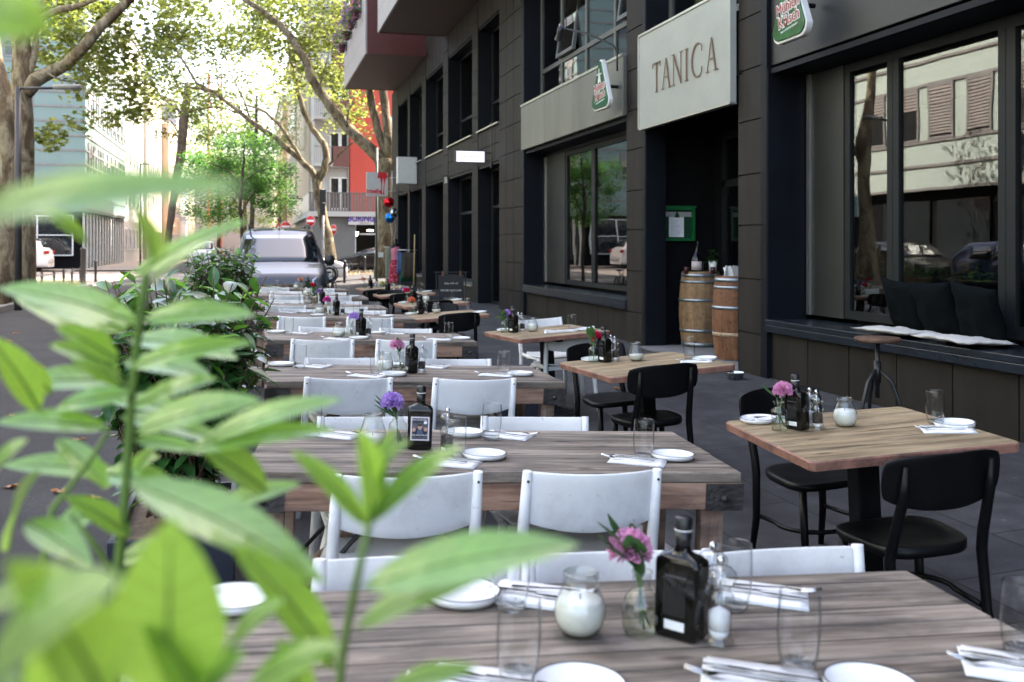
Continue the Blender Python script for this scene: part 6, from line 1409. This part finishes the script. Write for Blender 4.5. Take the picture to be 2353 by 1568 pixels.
v=car('van','silver grey family van parked facing the camera at the end of the table row','van',1.80,[(-2.19,.62),(-2.15,.80),(-2.05,.90),(-1.7,1.00),(-1.18,1.10),(-.30,1.66),(-.05,1.755),(.5,1.80),(1.8,1.78),(2.08,1.68),(2.19,1.15)],1.10,.2,silver,(-1.15,-.33),(2.08,2.17),(-1.35,1.35),[(-.55,.15),(.25,1.1),(1.2,1.9)],.32,.80,V_)
for sx in (-1,1):
    q=MB(); rows=[[(sx*.88,-1.93,.70),(sx*.885,-1.80,.92)],[(sx*.72,-2.11,.68),(sx*.70,-2.02,.87)],[(sx*.56,-2.19,.68),(sx*.56,-2.135,.80)]]; q.grid([[Vector(p)+Vector((sx*.015,-.03,0)) for p in r] for r in rows]); q.build('headlight',M['lampglass'],v,solid=.02)
    q=MB(); q.M=Matrix.Translation((sx*1.0,-.95,1.13)); q.lathe([(.0001,-.10),(.09,-.07),(.11,.02),(.09,.11),(.0001,.13)],14); q.build('wing_mirror',M['trim'],v)
    MB().tube([(sx*.62,-.15,1.80),(sx*.63,.1,1.88),(sx*.63,1.6,1.87),(sx*.62,1.8,1.79)],.022,8).build('roof_rail',M['trim'],v)
MB().box(-.58,.58,-2.225,-2.19,.685,.72).box(-.62,.62,-2.225,-2.19,.60,.63).build('chrome_bar',M['chrome'],v); MB().box(-.58,.58,-2.205,-2.18,.632,.684).build('grille',M['trim'],v)
q=MB(); q.M=Matrix.Translation((0,-2.235,.675))
for z in (.0,-.075): q.bar((-.12,0,z-.03),(0,0,z+.06),.03,.04); q.bar((.12,0,z-.03),(0,0,z+.06),.03,.04)
q.build('chevron_badge',M['chrome'],v)
MB().box(-.86,.86,-2.24,-2.12,.30,.56).build('bumper',silver,v,bevel=.04); MB().box(-.45,.45,-2.25,-2.241,.33,.44).build('lower_grille',M['trim'],v); MB().box(-.26,.26,-2.262,-2.251,.45,.555).build('number_plate',M['signw'],v)
MB().tube([(0,-.05,1.78),(0,.12,2.12)],.006,6).lathe([(.03,1.765),(.015,1.80),(.0001,1.80)],10).build('aerial',M['trim'],v)
for a,b in ((-.62,-.02),(.05,.62)): MB().tube([(a,-1.17,1.12),(b,-1.06,1.155)],.009,6).build('wiper',M['trim'],v)
for sx in (-1,1): MB().box(sx*.33-.22,sx*.33+.22,.02,.30,1.800,1.815).build('roof_window',M['carglass'],v)
coupe=[(-2.05,.50),(-1.98,.68),(-1.5,.80),(-.85,.90),(-.1,1.24),(.35,1.31),(.9,1.27),(1.6,.98),(1.95,.88),(2.05,.60)]
p=onY(757,600,51.); car('car','black coupe standing across the street beyond the low railing','car',1.82,coupe,.86,.17,paintm('black_car_paint',(.006,.006,.007),.0,.25),(-.82,-.13),(.95,1.55),(-1.25,1.25),[(-.45,.3),(.36,.95)],.32,.80,TR(p.x+2.05,51.6,.05,R(-90)))
hatch=[(-2.0,.52),(-1.93,.72),(-1.5,.84),(-1.0,.94),(-.3,1.40),(.2,1.47),(1.3,1.43),(1.75,1.12),(1.95,.98),(2.0,.6)]
white=paintm('white_car_paint',(.78,.74,.72),.0,.25)
c=car('car','white car whose front shows right of the silver van, in the sun','car',1.76,hatch,.92,.17,white,(-.97,-.33),(1.32,1.72),(-1.25,1.25),[(-.55,.2),(.28,1.1)],.31,.80,TR(1.78,40.6,.05,R(90)))
for sx in (-1,1): MB().box(sx*.66-.14,sx*.66+.14,-2.0,-1.9,.60,.72).build('headlight',M['lampglass'],c,bevel=.02)
suv=[(-2.3,.6),(-2.2,.92),(-1.6,1.02),(-1.1,1.10),(-.35,1.60),(.1,1.68),(1.5,1.66),(1.95,1.50),(2.15,1.12),(2.3,1.02),(2.33,.6)]
c=car('car','white off road car parked at the left with its red tail lamp towards the trunk','car',1.9,suv,1.06,.22,white,(-1.05,-.38),(1.55,2.12),(-1.42,1.42),[(-.6,.3),(.38,1.4)],.36,.80,TR(-12.9,57.3,.1,R(-90))@Matrix.Scale(1.08,4))
for sx in (-1,1): MB().box(sx*.72-.2,sx*.72+.2,2.15,2.345,.88,1.03).build('tail_lamp',M['redlamp'],c,bevel=.02)
for x,y,rz,pm,l,bd in ((-9.0,22.5,0,paintm('dark_blue_paint',(.02,.04,.13),.3,.2),'dark blue car parked across the street, mirrored in the bench window',hatch),(-9.0,27.6,0,paintm('dark_grey_paint',(.05,.05,.055),.5,.25),'dark grey car parked across the street, mirrored in the window',hatch),(-6.9,96,0,white,'distant white car parked on the left side of the street',hatch),(-6.9,102,0,paintm('light_blue_paint',(.25,.36,.45),.3,.25),'distant pale blue car parked on the left side of the street',hatch),(-3.2,70,0,white,'white van seen beyond the shrub down the street',suv)):
    b=.92 if bd is hatch else 1.06; c=car('car' if bd is hatch else 'van',l,'car' if bd is hatch else 'van',1.76,bd,b,.17,pm,(bd[3][0]+.03,bd[4][0]-.03),(1.6,1.72) if bd is hatch else (1.55,2.1),(-1.25,1.25),[(-.55,.2),(.28,1.1)],.31,.80,TR(x,y,.2 if x==-9.0 else gz(x),R(rz)))
    for sx in (-1,1): MB().box(sx*.6-.16,sx*.6+.16,1.96 if bd is hatch else 2.2,2.02 if bd is hatch else 2.345,.75,.9).build('tail_lamp',M['redlamp'],c)
rr=random.Random(44); hd=thing('hedge','low clipped green hedge along the left pavement, mirrored in the windows','hedge',(-7.6,21,.2)); m=MB()
for k in range(26): leaves(m,(rr.uniform(-.15,.15),-5+.42*k,.35+rr.uniform(-.1,.3)),.42,46,.12,rr,OVAL)
m.build('foliage',M['acacialeaf'],hd,fix=False); MB().box(-.2,.2,-5,5.6,0,.35).build('stems',M['bark2'],hd)
# bicycle beside the van
p=atD(752,640,24.5); b=thing('bicycle','dark bicycle parked against the right side of the silver van','bicycle',(p.x+.05,p.y,gz(p.x)),R(8))
for y in (-.52,.52):
    q=MB(); q.M=Matrix.Translation((0,y,.34))@Matrix.Rotation(R(90),4,'Y'); q.lathe([(.32,-.016),(.345,-.012),(.35,0),(.345,.012),(.32,.016),(.315,0),(.32,-.016)],28); w_=q.build('wheel',M['tyre'],b)
    q=MB()
    for k in range(8): a=math.pi*k/8; q.tube([(0,y+.31*math.cos(a),.34+.31*math.sin(a)),(0,y-.31*math.cos(a),.34-.31*math.sin(a))],.002,4)
    q.build('spokes',M['trim'],w_)
MB().tube([(0,-.52,.34),(0,-.40,.78),(0,-.36,.95)],.014,6).tube([(0,-.40,.76),(0,.02,.30)],.016,6).tube([(0,-.39,.82),(0,.14,.72)],.016,6).tube([(0,.02,.30),(0,.18,.86)],.015,6).tube([(0,.02,.30),(0,.52,.34),(0,.14,.72)],.010,6).build('frame',M['blackm'],b)
MB().tube([(-.29,-.28,1.0),(-.12,-.37,1.0),(.12,-.37,1.0),(.29,-.28,1.0)],.012,6).build('handlebar',M['blackm'],b); MB().box(-.07,.07,.08,.32,.86,.91).build('saddle',M['trim'],b,bevel=.02)
# scooter at the left edge
p=atD(6,660,30); b=thing('scooter','pale motor scooter at the left edge beside the trunks','scooter',(p.x,p.y,.2),R(60))
for y in (-.6,.6): q=MB(); q.M=Matrix.Translation((0,y,.22))@Matrix.Rotation(R(90),4,'Y'); q.lathe([(.12,-.05),(.22,-.05),(.22,.05),(.12,.05)],20); q.build('wheel',M['tyre'],b)
m=MB(); m.grid([[(-.16,.75,.5),(-.14,.7,.78),(.14,.7,.78),(.16,.75,.5)],[(-.2,.1,.4),(-.17,.1,.8),(.17,.1,.8),(.2,.1,.4)],[(-.18,-.1,.2),(-.16,-.1,.24),(.16,-.1,.24),(.18,-.1,.2)],[(-.18,-.4,.22),(-.17,-.4,.3),(.17,-.4,.3),(.18,-.4,.22)],[(-.2,-.55,.3),(-.14,-.5,1.0),(.14,-.5,1.0),(.2,-.55,.3)]]); m.build('body',white,b,solid=.03)
MB().tube([(-.33,-.42,1.08),(0,-.5,1.05),(.33,-.42,1.08)],.014,6).tube([(.28,-.44,1.08),(.34,-.44,1.28)],.006,5).build('handlebar',M['trim'],b); MB().box(-.15,.15,.0,.72,.80,.87).build('saddle',M['trim'],b,bevel=.03)
# small dog by the railing
p=atD(878,617,46); dg=thing('dog','small white and brown dog sitting behind the low railing','dog',(p.x,p.y,.08))
me=bpy.data.meshes.new('body'); vs=[(0,0,.18),(0,-.05,.34),(0,-.10,.50),(0,-.12,.58),(0,-.22,.56),(-.05,-.10,.2),(-.05,-.13,.0),(.05,-.10,.2),(.05,-.13,.0),(0,.14,.10),(-.07,.05,.05),(.07,.05,.05),(-.06,-.10,.64),(.06,-.10,.64)]
es=[(0,1),(1,2),(2,3),(3,4),(1,5),(5,6),(1,7),(7,8),(0,9),(0,10),(0,11),(3,12),(3,13)]; rad=[.11,.10,.07,.075,.04,.035,.03,.035,.03,.03,.06,.06,.022,.022]
me.from_pydata(vs,es,[]); o=bpy.data.objects.new('body',me); col.objects.link(o); o.parent=dg; o.modifiers.new('skin','SKIN'); 
for k,r_ in enumerate(rad): me.skin_vertices[0].data[k].radius=(r_,r_)
me.skin_vertices[0].data[0].use_root=True; o.modifiers.new('sub','SUBSURF').render_levels=2
def dogm():
    m,nt,b=newmat('white_brown_fur'); b.inputs['Roughness'].default_value=.9; v=coords(nt); n=N(nt,'ShaderNodeTexNoise',Scale=5.,Detail=2.); L(nt,v,n.inputs['Vector']); L(nt,ramp(nt,n.outputs[0],[(.46,(.65,.62,.58)),(.52,(.22,.09,.04))]),b.inputs['Base Color']); return m
me.materials.append(dogm())
